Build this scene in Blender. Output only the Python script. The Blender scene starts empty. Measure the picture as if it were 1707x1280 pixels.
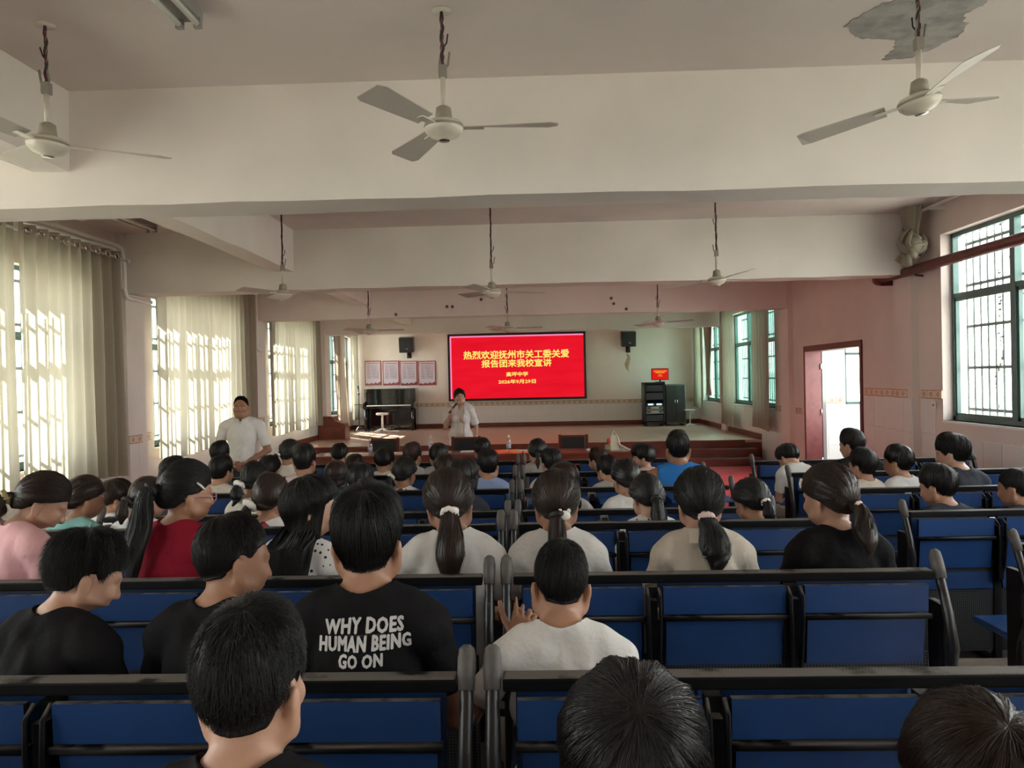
import bpy, bmesh, math, random
import numpy as np
from mathutils import Matrix, Vector
from mathutils.bvhtree import BVHTree

# ------------------------------------------------------------------ camera, world, sun, exposure
SC = bpy.context.scene
COL = SC.collection
EXPOSURE = 2.72
FPX = 1250.0                                   # focal length in pixels of the 1707x1280 frame
CAM = Vector((0.0, 0.0, 1.75))
CAM_R = (Matrix.Rotation(math.radians(1.69), 3, 'Z') @ Matrix.Rotation(math.radians(90 - 0.37), 3, 'X')
         @ Matrix.Rotation(math.radians(-1.2), 3, 'Z'))
cd = bpy.data.cameras.new('camera'); cam = bpy.data.objects.new('camera', cd); COL.objects.link(cam)
cd.sensor_fit = 'HORIZONTAL'; cd.sensor_width = 36.0; cd.lens = 36.0 * FPX / 1707.0
cd.clip_start = 0.02; cd.clip_end = 300
cam.matrix_world = Matrix.Translation(CAM) @ CAM_R.to_4x4()
SC.camera = cam
VS = SC.view_settings
SC.display_settings.display_device = 'sRGB'
VS.view_transform = 'Standard'; VS.look = 'None'; VS.gamma = 1.0; VS.use_curve_mapping = False
VS.exposure = EXPOSURE
try:
    cy = SC.cycles
    cy.use_denoising = True; cy.max_bounces = 12; cy.diffuse_bounces = 8; cy.glossy_bounces = 3
    cy.transparent_max_bounces = 12; cy.transmission_bounces = 4
    cy.caustics_reflective = False; cy.caustics_refractive = False
    cy.sample_clamp_indirect = 4.0; cy.use_light_tree = True
except Exception:
    pass

W = bpy.data.worlds.new('hazy_daylight'); SC.world = W; W.use_nodes = True
nt = W.node_tree; nt.nodes.clear()
wo = nt.nodes.new('ShaderNodeOutputWorld'); bg = nt.nodes.new('ShaderNodeBackground')
tcw = nt.nodes.new('ShaderNodeTexCoord'); sepw = nt.nodes.new('ShaderNodeSeparateXYZ'); rmp = nt.nodes.new('ShaderNodeValToRGB')
nt.links.new(tcw.outputs['Generated'], sepw.inputs[0]); nt.links.new(sepw.outputs['Z'], rmp.inputs[0])
rmp.color_ramp.elements[0].position = 0.0; rmp.color_ramp.elements[0].color = (1.0, 0.965, 0.94, 1)
rmp.color_ramp.elements[1].position = 0.8; rmp.color_ramp.elements[1].color = (0.88, 0.92, 0.96, 1)
bg.inputs['Strength'].default_value = 2.2
nt.links.new(rmp.outputs[0], bg.inputs['Color']); nt.links.new(bg.outputs[0], wo.inputs[0])

sd = bpy.data.lights.new('sun', 'SUN'); sun = bpy.data.objects.new('sun', sd); COL.objects.link(sun)
sd.energy = 6.5; sd.angle = math.radians(0.6); sd.color = (1.0, 0.93, 0.80)
SUN_DIR = Vector((0.95, -1.15, -1.12)).normalized()          # the way the light travels: in through the curtained wall
sun.rotation_euler = SUN_DIR.to_track_quat('-Z', 'Y').to_euler()
sun.location = (-12, 16, 12)

def portal(name, loc, sx, sy, direction):
    """sky portal in a window opening: gives off no light itself, only guides the sampling of the sky"""
    l = bpy.data.lights.new(name, 'AREA'); o = bpy.data.objects.new(name, l); COL.objects.link(o)
    l.shape = 'RECTANGLE'; l.size = sx; l.size_y = sy
    o.location = loc; o.rotation_euler = Vector(direction).to_track_quat('-Z', 'Z').to_euler()
    l.cycles.is_portal = True
    return o

# room dimensions (metres, camera at the origin in plan, +Y towards the stage)
XL, XR, YB, YF = -5.0, 4.5, -3.6, 20.5
ZC, ZBEAM = 3.6, 2.88
ZREAR = 0.10                                   # the rear part of the floor is one low step higher
LEFT_WIN = [(-2.6, 0.0), (1.1, 3.9), (5.4, 8.1), (9.7, 12.3), (14.0, 16.4), (18.2, 20.4)]
RIGHT_WIN = [(-2.8, 0.0, 1.2, 3.24), (0.9, 4.1, 1.2, 3.24), (5.2, 8.4, 1.2, 3.24), (14.15, 17.3, 1.1, 3.1), (18.35, 20.1, 1.08, 3.1)]
DOOR = (10.4, 12.6, 0.0, 2.19)
LZ0, LZ1 = 0.95, 2.98
for i, (a, b) in enumerate(LEFT_WIN):
    portal('sky_portal', (XL - 0.22, (a + b) / 2, (LZ0 + LZ1) / 2), b - a, LZ1 - LZ0, (1, 0, 0))
for (a, b, c, d) in RIGHT_WIN + [DOOR]:
    portal('sky_portal', (XR + 0.22, (a + b) / 2, (c + d) / 2), b - a, d - c, (-1, 0, 0))

# ------------------------------------------------------------------ pixel <-> place
def ray(px, py):
    d = Vector(((px - 853.5) / FPX, -(py - 640.0) / FPX, -1.0))
    return CAM_R @ d
def at(px, py, Y):
    """the point seen at photo pixel (px, py) that stands Y metres down the hall"""
    d = ray(px, py); t = Y / d.y
    return CAM + d * t
def atx(px, py, X):
    d = ray(px, py); t = X / d.x
    return CAM + d * t
def atz(px, py, Z):
    d = ray(px, py); t = (Z - CAM.z) / d.z
    return CAM + d * t

# ------------------------------------------------------------------ materials
MATS = {}
def mat(name, col, rough=0.6, metal=0.0, spec=0.5, noise=0.0, nscale=6.0, bump=0.0, bscale=30.0, coat=0.0, col2=None):
    if name in MATS: return MATS[name]
    m = bpy.data.materials.new(name); m.use_nodes = True; MATS[name] = m
    t = m.node_tree; b = t.nodes['Principled BSDF']
    b.inputs['Base Color'].default_value = (*col, 1); b.inputs['Roughness'].default_value = rough
    b.inputs['Metallic'].default_value = metal; b.inputs['Specular IOR Level'].default_value = spec
    b.inputs['Coat Weight'].default_value = coat
    if noise or bump:
        tc = t.nodes.new('ShaderNodeTexCoord')
    if noise:
        n = t.nodes.new('ShaderNodeTexNoise'); n.inputs['Scale'].default_value = nscale; n.inputs['Detail'].default_value = 5
        t.links.new(tc.outputs['Object'], n.inputs['Vector'])
        mx = t.nodes.new('ShaderNodeMix'); mx.data_type = 'RGBA'
        c2 = col2 or tuple(max(0, c * (1 - noise)) for c in col)
        mx.inputs[6].default_value = (*col, 1); mx.inputs[7].default_value = (*c2, 1)
        r = t.nodes.new('ShaderNodeMapRange'); r.inputs[1].default_value = 0.42; r.inputs[2].default_value = 0.68
        t.links.new(n.outputs['Fac'], r.inputs[0]); t.links.new(r.outputs[0], mx.inputs[0])
        t.links.new(mx.outputs[2], b.inputs['Base Color'])
    if bump:
        n2 = t.nodes.new('ShaderNodeTexNoise'); n2.inputs['Scale'].default_value = bscale; n2.inputs['Detail'].default_value = 4
        t.links.new(tc.outputs['Object'], n2.inputs['Vector'])
        bp = t.nodes.new('ShaderNodeBump'); bp.inputs['Strength'].default_value = bump; bp.inputs['Distance'].default_value = 0.02
        t.links.new(n2.outputs['Fac'], bp.inputs['Height']); t.links.new(bp.outputs[0], b.inputs['Normal'])
    return m

def emit(name, col):
    """a lit screen: colour is what the photograph shows (sRGB 0-1), divided by the exposure"""
    if name in MATS: return MATS[name]
    m = bpy.data.materials.new(name); m.use_nodes = True; MATS[name] = m
    t = m.node_tree; t.nodes.clear()
    o = t.nodes.new('ShaderNodeOutputMaterial'); e = t.nodes.new('ShaderNodeEmission')
    lin = [(c / 12.92 if c <= 0.04045 else ((c + 0.055) / 1.055) ** 2.4) for c in col]
    e.inputs[0].default_value = (*lin, 1); e.inputs[1].default_value = 1.0 / (2 ** EXPOSURE)
    t.links.new(e.outputs[0], o.inputs[0])
    return m

def glass(name, tint, rough=0.02, refl=0.08):
    if name in MATS: return MATS[name]
    m = bpy.data.materials.new(name); m.use_nodes = True; MATS[name] = m
    t = m.node_tree; t.nodes.clear()
    o = t.nodes.new('ShaderNodeOutputMaterial'); tr = t.nodes.new('ShaderNodeBsdfTransparent'); g = t.nodes.new('ShaderNodeBsdfGlossy')
    mx = t.nodes.new('ShaderNodeMixShader'); mx.inputs[0].default_value = refl
    tr.inputs[0].default_value = (*tint, 1); g.inputs['Roughness'].default_value = rough
    t.links.new(tr.outputs[0], mx.inputs[1]); t.links.new(g.outputs[0], mx.inputs[2]); t.links.new(mx.outputs[0], o.inputs[0])
    return m

def cloth_translucent(name, col, trans, fac=0.5):
    if name in MATS: return MATS[name]
    m = bpy.data.materials.new(name); m.use_nodes = True; MATS[name] = m
    t = m.node_tree; t.nodes.clear()
    o = t.nodes.new('ShaderNodeOutputMaterial'); d = t.nodes.new('ShaderNodeBsdfDiffuse'); tl = t.nodes.new('ShaderNodeBsdfTranslucent')
    mx = t.nodes.new('ShaderNodeMixShader'); mx.inputs[0].default_value = fac
    d.inputs[0].default_value = (*col, 1); tl.inputs[0].default_value = (*trans, 1)
    t.links.new(d.outputs[0], mx.inputs[1]); t.links.new(tl.outputs[0], mx.inputs[2]); t.links.new(mx.outputs[0], o.inputs[0])
    return m

# ------------------------------------------------------------------ mesh helpers
def link(name, me, m=None, parent=None, loc=None, rot=None):
    o = bpy.data.objects.new(name, me); COL.objects.link(o)
    if m is not None:
        for x in (m if isinstance(m, (list, tuple)) else [m]): me.materials.append(x)
    if parent is not None: o.parent = parent
    if loc is not None: o.location = loc
    if rot is not None: o.rotation_euler = rot
    return o
def inst(o, parent, loc=(0, 0, 0), rot=(0, 0, 0), name=None):
    """a copy that shares mesh data"""
    c = o.copy(); COL.objects.link(c); c.parent = parent; c.location = loc; c.rotation_euler = rot
    if name: c.name = name
    return c
def tag(o, label=None, cat=None, group=None, kind=None):
    if label: o['label'] = label
    if cat: o['category'] = cat
    if group: o['group'] = group
    if kind: o['kind'] = kind
    return o
def empty(name, loc=(0, 0, 0), rz=0.0, label=None, cat=None, group=None):
    o = bpy.data.objects.new(name, None); COL.objects.link(o); o.empty_display_size = 0.1
    o.location = loc; o.rotation_euler = (0, 0, rz)
    return tag(o, label, cat, group)

class MB:
    """collects shapes into one mesh"""
    def __init__(s): s.v = []; s.f = []; s.mi = []; s.sm = []
    def add(s, vs, fs, mi=0, smooth=False):
        n = len(s.v); s.v += [tuple(p) for p in vs]
        for f in fs: s.f.append(tuple(i + n for i in f)); s.mi.append(mi); s.sm.append(smooth)
        return s
    def box(s, x0, x1, y0, y1, z0, z1, mi=0, bev=0.0, M=None):
        if bev <= 0:
            vs = [(x, y, z) for x in (x0, x1) for y in (y0, y1) for z in (z0, z1)]
            fs = [(0, 1, 3, 2), (4, 6, 7, 5), (0, 4, 5, 1), (2, 3, 7, 6), (0, 2, 6, 4), (1, 5, 7, 3)]
        else:
            b = min(bev, (x1 - x0) / 2.01, (y1 - y0) / 2.01, (z1 - z0) / 2.01)
            bm = bmesh.new(); bmesh.ops.create_cube(bm, size=1.0)
            for v in bm.verts:
                v.co = Vector(((x0 + x1) / 2 + v.co.x * (x1 - x0), (y0 + y1) / 2 + v.co.y * (y1 - y0), (z0 + z1) / 2 + v.co.z * (z1 - z0)))
            bmesh.ops.bevel(bm, geom=bm.edges[:], offset=b, segments=2, affect='EDGES', profile=0.6)
            bm.verts.index_update(); vs = [tuple(v.co) for v in bm.verts]; fs = [tuple(v.index for v in f.verts) for f in bm.faces]; bm.free()
        if M is not None: vs = [tuple(M @ Vector(p)) for p in vs]
        return s.add(vs, fs, mi)
    def tube(s, pts, r, seg=8, mi=0, cap=True, flat=1.0):
        """round tube along points; r number or list; flat squashes the section"""
        pts = [Vector(p) for p in pts]; n = len(pts); rr = r if isinstance(r, (list, tuple)) else [r] * n
        vs = []; up = None
        for i, p in enumerate(pts):
            t = (pts[min(i + 1, n - 1)] - pts[max(i - 1, 0)])
            t = t.normalized() if t.length > 1e-9 else Vector((0, 0, 1))
            if up is None:
                up = Vector((0, 0, 1)) if abs(t.z) < 0.9 else Vector((0, 1, 0))
            a = t.cross(up)
            a = a.normalized() if a.length > 1e-6 else Vector((1, 0, 0))
            b = a.cross(t).normalized(); up = b
            for k in range(seg):
                an = 2 * math.pi * k / seg
                vs.append(p + a * (math.cos(an) * rr[i]) + b * (math.sin(an) * rr[i] * flat))
        fs = [(i * seg + k, i * seg + (k + 1) % seg, (i + 1) * seg + (k + 1) % seg, (i + 1) * seg + k) for i in range(n - 1) for k in range(seg)]
        if cap: fs += [tuple(range(seg - 1, -1, -1)), tuple((n - 1) * seg + k for k in range(seg))]
        return s.add(vs, fs, mi, True)
    def lathe(s, prof, seg=24, c=(0, 0, 0), mi=0, axis='Z'):
        vs = []
        for r, z in prof:
            for k in range(seg):
                a = 2 * math.pi * k / seg
                p = (r * math.cos(a), r * math.sin(a), z)
                if axis == 'Y': p = (p[0], p[2], p[1])
                if axis == 'X': p = (p[2], p[0], p[1])
                vs.append((c[0] + p[0], c[1] + p[1], c[2] + p[2]))
        n = len(prof)
        fs = [(i * seg + k, i * seg + (k + 1) % seg, (i + 1) * seg + (k + 1) % seg, (i + 1) * seg + k) for i in range(n - 1) for k in range(seg)]
        fs += [tuple(range(seg - 1, -1, -1)), tuple((n - 1) * seg + k for k in range(seg))]
        return s.add(vs, fs, mi, True)
    def prism(s, outline, d0, d1, mi=0, axis='Y'):
        """polygon outline (a, b) extruded between d0 and d1 along an axis"""
        n = len(outline); vs = []
        for d in (d0, d1):
            for a, b in outline:
                vs.append({'Y': (a, d, b), 'Z': (a, b, d), 'X': (d, a, b)}[axis])
        fs = [tuple(range(n)), tuple(range(2 * n - 1, n - 1, -1))] + [(i, i + n, (i + 1) % n + n, (i + 1) % n) for i in range(n)]
        return s.add(vs, fs, mi)
    def ball(s, c, r, seg=12, rings=8, mi=0):
        r = r if isinstance(r, (list, tuple)) else (r, r, r); vs = [(c[0], c[1], c[2] + r[2])]
        for i in range(1, rings):
            a = math.pi * i / rings
            for k in range(seg):
                b = 2 * math.pi * k / seg
                vs.append((c[0] + r[0] * math.sin(a) * math.cos(b), c[1] + r[1] * math.sin(a) * math.sin(b), c[2] + r[2] * math.cos(a)))
        vs.append((c[0], c[1], c[2] - r[2])); L = len(vs) - 1
        fs = [(0, 1 + k, 1 + (k + 1) % seg) for k in range(seg)]
        fs += [(1 + i * seg + k, 1 + (i + 1) * seg + k, 1 + (i + 1) * seg + (k + 1) % seg, 1 + i * seg + (k + 1) % seg) for i in range(rings - 2) for k in range(seg)]
        fs += [(L, 1 + (rings - 2) * seg + (k + 1) % seg, 1 + (rings - 2) * seg + k) for k in range(seg)]
        return s.add(vs, fs, mi, True)
    def mesh(s, name='m', fix=True):
        me = bpy.data.meshes.new(name); me.from_pydata(s.v, [], s.f)
        me.polygons.foreach_set('material_index', s.mi); me.polygons.foreach_set('use_smooth', s.sm)
        if fix:
            bm = bmesh.new(); bm.from_mesh(me); bmesh.ops.recalc_face_normals(bm, faces=bm.faces[:]); bm.to_mesh(me); bm.free()
        me.update(); return me
    def build(s, name, m, parent=None, loc=None, rot=None, fix=True):
        return link(name, s.mesh(name, fix), m, parent, loc, rot)

def np_mesh(name, V, F, smooth=True):
    """mesh from numpy arrays, F (n,3) or (n,4)"""
    me = bpy.data.meshes.new(name); V = np.asarray(V, np.float32); F = np.asarray(F, np.int32); k = F.shape[1]
    me.vertices.add(len(V)); me.vertices.foreach_set('co', V.ravel())
    me.loops.add(F.size); me.loops.foreach_set('vertex_index', F.ravel())
    me.polygons.add(len(F)); me.polygons.foreach_set('loop_start', np.arange(0, F.size, k, dtype=np.int32))
    try: me.polygons.foreach_set('loop_total', np.full(len(F), k, dtype=np.int32))
    except Exception: pass
    me.polygons.foreach_set('use_smooth', np.full(len(F), smooth, dtype=bool))
    me.update(calc_edges=True); me.validate(); return me
R = math.radians
# ------------------------------------------------------------------ the shell of the hall
PINKW = mat('pink_wall', (0.75, 0.645, 0.605), 0.85, noise=0.10, nscale=1.3, bump=0.05, bscale=9)  # pinker tone than the other plaster
CREAMW = mat('cream_wall', (0.90, 0.82, 0.75), 0.85, noise=0.08, nscale=1.3, bump=0.05, bscale=9)  # raised albedo stands in for brighter light at the stage end
PLASTER = mat('plaster_wall', (0.76, 0.695, 0.66), 0.85, noise=0.10, nscale=1.3, bump=0.05, bscale=9)
CEILP = mat('plaster_ceiling', (0.70, 0.63, 0.60), 0.9, noise=0.12, nscale=0.9, bump=0.06, bscale=7)
BEAMP = mat('plaster_beam', (0.78, 0.73, 0.685), 0.85, noise=0.10, nscale=1.1, bump=0.06, bscale=6)
TILE = mat('white_wall_tile', (0.80, 0.78, 0.77), 0.18, noise=0.04, nscale=3)
GROUT = mat('tile_grout', (0.55, 0.50, 0.47), 0.9)
FLOORM = mat('screed_floor', (0.36, 0.30, 0.26), 0.45, noise=0.25, nscale=2.2, bump=0.05, bscale=14)
CARPET = mat('red_carpet', (0.50, 0.035, 0.05), 0.75, noise=0.25, nscale=5, bump=0.15, bscale=220)
WOODRED = mat('red_brown_wood', (0.16, 0.035, 0.022), 0.35, noise=0.3, nscale=4)
DARKPIPE = mat('red_oxide_paint', (0.13, 0.025, 0.022), 0.4, noise=0.3, nscale=12)
WHITEP = mat('white_plastic', (0.78, 0.78, 0.74), 0.4)
BLACKM = mat('black_metal', (0.012, 0.012, 0.014), 0.35)
CHROME = mat('bright_metal', (0.7, 0.7, 0.68), 0.25, metal=1.0)

def rect_cells(u0, u1, v0, v1, holes):
    us = sorted({u0, u1, *[h[0] for h in holes], *[h[1] for h in holes]}); vs = sorted({v0, v1, *[h[2] for h in holes], *[h[3] for h in holes]})
    us = [u for u in us if u0 <= u <= u1]; vs = [v for v in vs if v0 <= v <= v1]
    for a, b in zip(us, us[1:]):
        for c, d in zip(vs, vs[1:]):
            mu, mv = (a + b) / 2, (c + d) / 2
            if not any(h[0] < mu < h[1] and h[2] < mv < h[3] for h in holes): yield a, b, c, d

T = 0.24
lh = [(a, b, LZ0, LZ1) for a, b in LEFT_WIN]
m = MB()
for a, b, c, d in rect_cells(YB, YF, 0, ZC, lh): m.box(XL - T, XL, a, b, c, d)
WL = tag(m.build('wall_left', PLASTER), kind='structure')
m = MB()
for a, b, c, d in rect_cells(YB, YF, 0, ZC, [tuple(r) for r in RIGHT_WIN] + [DOOR]): m.box(XR, XR + T, a, b, c, d)
WR = tag(m.build('wall_right', PINKW), kind='structure')
WF = tag(MB().box(XL - T, XR + T, YF, YF + T, 0, ZC).build('wall_front', CREAMW), kind='structure')
WBK = tag(MB().box(XL - T, XR + T, YB - T, YB, 0, ZC).build('wall_back', PLASTER), kind='structure')
CEIL = tag(MB().box(XL - T, XR + T, YB - T, YF + T, ZC, ZC + 0.2).build('ceiling', CEILP), kind='structure')
FLO = tag(MB().box(XL - T, XR + T, YB - T, YF + T, -0.2, 0).build('floor', FLOORM), kind='structure')
tag(MB().box(XL, XR, YB, 4.35, 0, ZREAR).build('floor_step', FLOORM), kind='structure')
# beams: four cross beams and one shallower lengthwise beam on the curtain side, slightly wavy plaster edges
rng = random.Random(4)
def beam(name, x0, x1, y0, y1, z0, z1, n=24):
    mm = MB(); vs = []; fs = []
    lengthwise = (y1 - y0) > (x1 - x0)
    for i in range(n + 1):
        t = i / n
        w = [rng.uniform(-0.006, 0.006) for _ in range(4)]
        if lengthwise:
            y = y0 + (y1 - y0) * t
            vs += [(x0 + w[0], y, z0 + w[1]), (x1 + w[2], y, z0 + w[3]), (x1, y, z1), (x0, y, z1)]
        else:
            x = x0 + (x1 - x0) * t
            vs += [(x, y0 + w[0], z0 + w[1]), (x, y1 + w[2], z0 + w[3]), (x, y1, z1), (x, y0, z1)]
    for i in range(n):
        for k in range(4):
            fs.append((i * 4 + k, i * 4 + (k + 1) % 4, (i + 1) * 4 + (k + 1) % 4, (i + 1) * 4 + k))
    fs += [(0, 1, 2, 3), tuple(n * 4 + k for k in (3, 2, 1, 0))]
    mm.add(vs, fs)
    return tag(mm.build(name, BEAMP), kind='structure')
BEAMS = [(0.25, 0.58), (4.6, 4.95), (8.95, 9.28), (13.2, 13.52), (17.6, 17.9)]
for i, (a, b) in enumerate(BEAMS): beam('beam_%d' % (i + 1), XL, XR, a, b, ZBEAM, ZC)
for i, ((_, a), (b, _)) in enumerate(zip(BEAMS[:-1], BEAMS[1:])):
    beam('beam_%d' % (i + 6), -3.1, -2.86, a, b, 3.1, ZC, 10)
# piers standing slightly proud between the windows
for i, (y, w) in enumerate([(0.25, 0.4), (4.57, 0.42), (8.9, 0.42), (13.15, 0.42), (17.5, 0.42)]):
    tag(MB().box(XL, XL + 0.10, y, y + w, 0, ZC).build('pier_%d' % (i + 1), PLASTER), kind='structure')
    tag(MB().box(XR - 0.08, XR, y, y + w, 0, ZC).build('pier_%d' % (i + 6), PINKW), kind='structure')

# tiled dado: every tile a piece on its wall, joints recessed, a patterned border course on top
BORDER = bpy.data.materials.new('border_tile'); BORDER.use_nodes = True
t = BORDER.node_tree; b = t.nodes['Principled BSDF']; b.inputs['Roughness'].default_value = 0.25
tc = t.nodes.new('ShaderNodeTexCoord'); sp = t.nodes.new('ShaderNodeSeparateXYZ'); t.links.new(tc.outputs['Generated'], sp.inputs[0])
def mth(op, a, b_=None, c_=None):
    n = t.nodes.new('ShaderNodeMath'); n.operation = op
    for i, v in enumerate((a, b_, c_)):
        if v is None: continue
        if isinstance(v, (int, float)): n.inputs[i].default_value = v
        else: t.links.new(v, n.inputs[i])
    return n.outputs[0]
dx = mth('SUBTRACT', sp.outputs['X'], 0.5); dz = mth('SUBTRACT', sp.outputs['Z'], 0.5)
dia = mth('ADD', mth('ABSOLUTE', mth('MULTIPLY', dx, 1.25)), mth('ABSOLUTE', dz))
ring = mth('LESS_THAN', mth('ABSOLUTE', mth('SUBTRACT', dia, 0.24)), 0.09)
edge = mth('GREATER_THAN', mth('ABSOLUTE', dz), 0.41)
fac = mth('MAXIMUM', ring, edge)
mx = t.nodes.new('ShaderNodeMix'); mx.data_type = 'RGBA'; mx.inputs[6].default_value = (0.72, 0.60, 0.47, 1); mx.inputs[7].default_value = (0.42, 0.24, 0.15, 1)
t.links.new(fac, mx.inputs[0]); t.links.new(mx.outputs[2], b.inputs['Base Color'])

tile_proto = {}
def tile_piece(w, h, m_, th=0.012):
    k = (round(w, 3), round(h, 3), m_.name)
    if k not in tile_proto:
        me = MB().box(0.002, w - 0.002, -th, 0, 0.002, h - 0.002, bev=0.003).mesh('tile'); me.materials.append(m_); tile_proto[k] = me
    return tile_proto[k]
def dado(wall, p0, dirv, rot, length, ztop, tw=0.30, th=0.40, skip=(), z0=0.0, border=True):
    """tiles from z0 up to ztop, then the border course, along a wall; skip lists (u0,u1,zmin) openings"""
    n = int(length / tw); rows = int(math.ceil((ztop - z0) / th))
    def blocked(u, z, w, h): return any(u + w > a + 0.01 and u < b_ - 0.01 and z + h > c + 0.01 and z < d - 0.01 for a, b_, c, d in skip)
    for r in range(rows):
        h = th; z = ztop - (r + 1) * th
        if z < z0: h = th - (z0 - z); z = z0
        if h < 0.05: continue
        for i in range(n):
            u = i * tw
            if blocked(u, z, tw, h): continue
            o = bpy.data.objects.new('tile', tile_piece(tw, h, TILE)); COL.objects.link(o); o.parent = wall
            o.location = (p0[0] + dirv[0] * u, p0[1] + dirv[1] * u, z); o.rotation_euler = (0, 0, rot)
    if border:
        bw = 0.15; nb = int(length / bw)
        for i in range(nb):
            u = i * bw
            if blocked(u, ztop, bw, 0.1): continue
            o = bpy.data.objects.new('border_tile', tile_piece(bw, 0.10, BORDER, 0.014)); COL.objects.link(o); o.parent = wall
            o.location = (p0[0] + dirv[0] * u, p0[1] + dirv[1] * u, ztop); o.rotation_euler = (0, 0, rot)
# left wall runs towards the stage, its face looks to +x: tile face (-y local) turned to +x
pier_l = [(y - 0.02, y + 0.44) for y in (4.57, 8.9, 13.15, 17.5)]
dado(WL, (XL, 6.6), (0, 1), R(90), 13.8, 1.06, skip=[(a - 6.6, b - 6.6, LZ0, LZ1) for a, b in LEFT_WIN] + [(a - 6.6, b - 6.6, 0, 4) for a, b in pier_l] + [(8.35, 14, 0, .45)], tw=0.3, th=0.53)
for i, (a, b_) in enumerate(pier_l[1:3]):
    pw = bpy.data.objects['pier_%d' % (i + 3)]
    dado(pw, (XL + 0.10, a + 0.02), (0, 1), R(90), 0.4201, 1.06, tw=0.21, th=0.53)
# right wall: face looks to -x, tiles run towards the camera
pier_r = [(y - 0.02, y + 0.44) for y in (4.57, 8.9, 13.15, 17.5)]
def sk(y1, lst): return [(y1 - b_, y1 - a, c, d) for a, b_, c, d in lst]
dado(WR, (XR, 10.35), (0, -1), R(-90), 5.7, 1.43, skip=sk(10.35, [tuple(r) for r in RIGHT_WIN] + [(a, b_, 0, 4) for a, b_ in pier_r]), tw=0.3, th=0.40, z0=0.0)
dado(WR, (XR, 20.4), (0, -1), R(-90), 7.7, 1.06, skip=sk(20.4, [tuple(r) for r in RIGHT_WIN] + [(a, b_, 0, 4) for a, b_ in pier_r] + [(15.0, 20.5, 0, .5)]), tw=0.3, th=0.40, z0=0.0)
dado(bpy.data.objects['pier_8'], (XR - 0.08, 8.9 + 0.42), (0, -1), R(-90), 0.4201, 1.43, tw=0.21, th=0.40)
dado(WF, (XL + 0.02, YF), (1, 0), 0.0, 9.45, 1.04, z0=0.46, tw=0.3, th=0.29)

# ceiling marks: bare plaster patch where the paint has peeled, patches and hooks
pp = [(1408, 44), (1432, 25), (1470, 6), (1510, -8), (1580, -20), (1650, -6), (1640, 8), (1604, 22), (1612, 38), (1600, 58), (1560, 78), (1520, 96), (1470, 100), (1490, 80), (1492, 66), (1450, 64), (1425, 60)]
pts = [atz(x, y, ZC) for x, y in pp]; cx = sum(p.x for p in pts) / len(pts); cyy = sum(p.y for p in pts) / len(pts)
def dense(ps, n=6, jit=0.012, sd_=3):
    r_ = random.Random(sd_); out = []
    for i in range(len(ps)):
        a, b_ = ps[i], ps[(i + 1) % len(ps)]
        for k in range(n):
            q = a.lerp(b_, k / n); out.append((q.x + r_.uniform(-jit, jit), q.y + r_.uniform(-jit, jit)))
    return out
BARE = mat('bare_grey_plaster', (0.40, 0.39, 0.37), 0.9, noise=0.35, nscale=9, bump=0.5, bscale=25)
MB().prism(dense(pts), ZC - 0.004, ZC + 0.001, axis='Z').build('peeled_patch', BARE, CEIL)['label'] = 'bare grey patch where ceiling paint has peeled away'
BEAMSPOT = mat('wall_pit', (0.16, 0.12, 0.10), 0.9)
for (px, py) in [(745, 511), (754, 511), (802, 499), (1019, 497), (1023, 506), (1044, 515), (660, 524)]:
    p = at(px, py, 13.195)
    MB().lathe([(0.0, -0.012), (0.022, -0.01), (0.028, 0.0)], 10, axis='Y').build('plaster_pit', BEAMSPOT, bpy.data.objects['beam_4'], loc=p)

# baseboards
tag(MB().box(XL, XR, YF - 0.03, YF, 0.45, 0.57).build('baseboard_front', WOODRED), kind='structure')
tag(MB().box(XR - 0.03, XR, 15.0, YF, 0.45, 0.56).build('baseboard_right', WOODRED), kind='structure')
tag(MB().box(XL, XL + 0.03, 15.0, YF, 0.45, 0.56).build('baseboard_left', WOODRED), kind='structure')

# stage and its steps
STAGEM = bpy.data.materials.new('stage_boards'); STAGEM.use_nodes = True
t = STAGEM.node_tree; b = t.nodes['Principled BSDF']; b.inputs['Roughness'].default_value = 0.32
tc = t.nodes.new('ShaderNodeTexCoord'); mp = t.nodes.new('ShaderNodeMapping'); mp.inputs['Scale'].default_value = (0.6, 9.0, 1.0)
nz = t.nodes.new('ShaderNodeTexNoise'); nz.inputs['Scale'].default_value = 2.0; nz.inputs['Detail'].default_value = 4
t.links.new(tc.outputs['Object'], mp.inputs[0]); t.links.new(mp.outputs[0], nz.inputs['Vector'])
rp = t.nodes.new('ShaderNodeValToRGB'); rp.color_ramp.elements[0].position = 0.35; rp.color_ramp.elements[1].position = 0.7
rp.color_ramp.elements[0].color = (0.42, 0.27, 0.21, 1); rp.color_ramp.elements[1].color = (0.55, 0.38, 0.31, 1)
t.links.new(nz.outputs['Fac'], rp.inputs[0]); t.links.new(rp.outputs[0], b.inputs['Base Color'])
SY = 15.0
st = empty('stage', (0, SY, 0)); tag(st, kind='structure')
MB().box(XL, XR, 0, YF - SY, 0.0, 0.40).build('stage_base', WOODRED, st)
nb = 11; bw = (YF - SY) / nb
me = MB().box(XL, XR, 0.002, bw - 0.002, 0.40, 0.45, bev=0.003).mesh('board'); me.materials.append(STAGEM)
for i in range(nb):
    o = bpy.data.objects.new('board', me); COL.objects.link(o); o.parent = st; o.location = (0, i * bw, 0)
MB().box(XL, XR - 0.35, -0.04, 0.0, 0.30, 0.455).build('nosing', WOODRED, st)
for k in range(2):
    MB().box(XL + 0.75, XR - 0.18 + 0.0 * k, -0.32 * (k + 1), -0.32 * k - 0.0, 0, 0.30 - 0.15 * k, bev=0.004).build('step', WOODRED, st)
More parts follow.
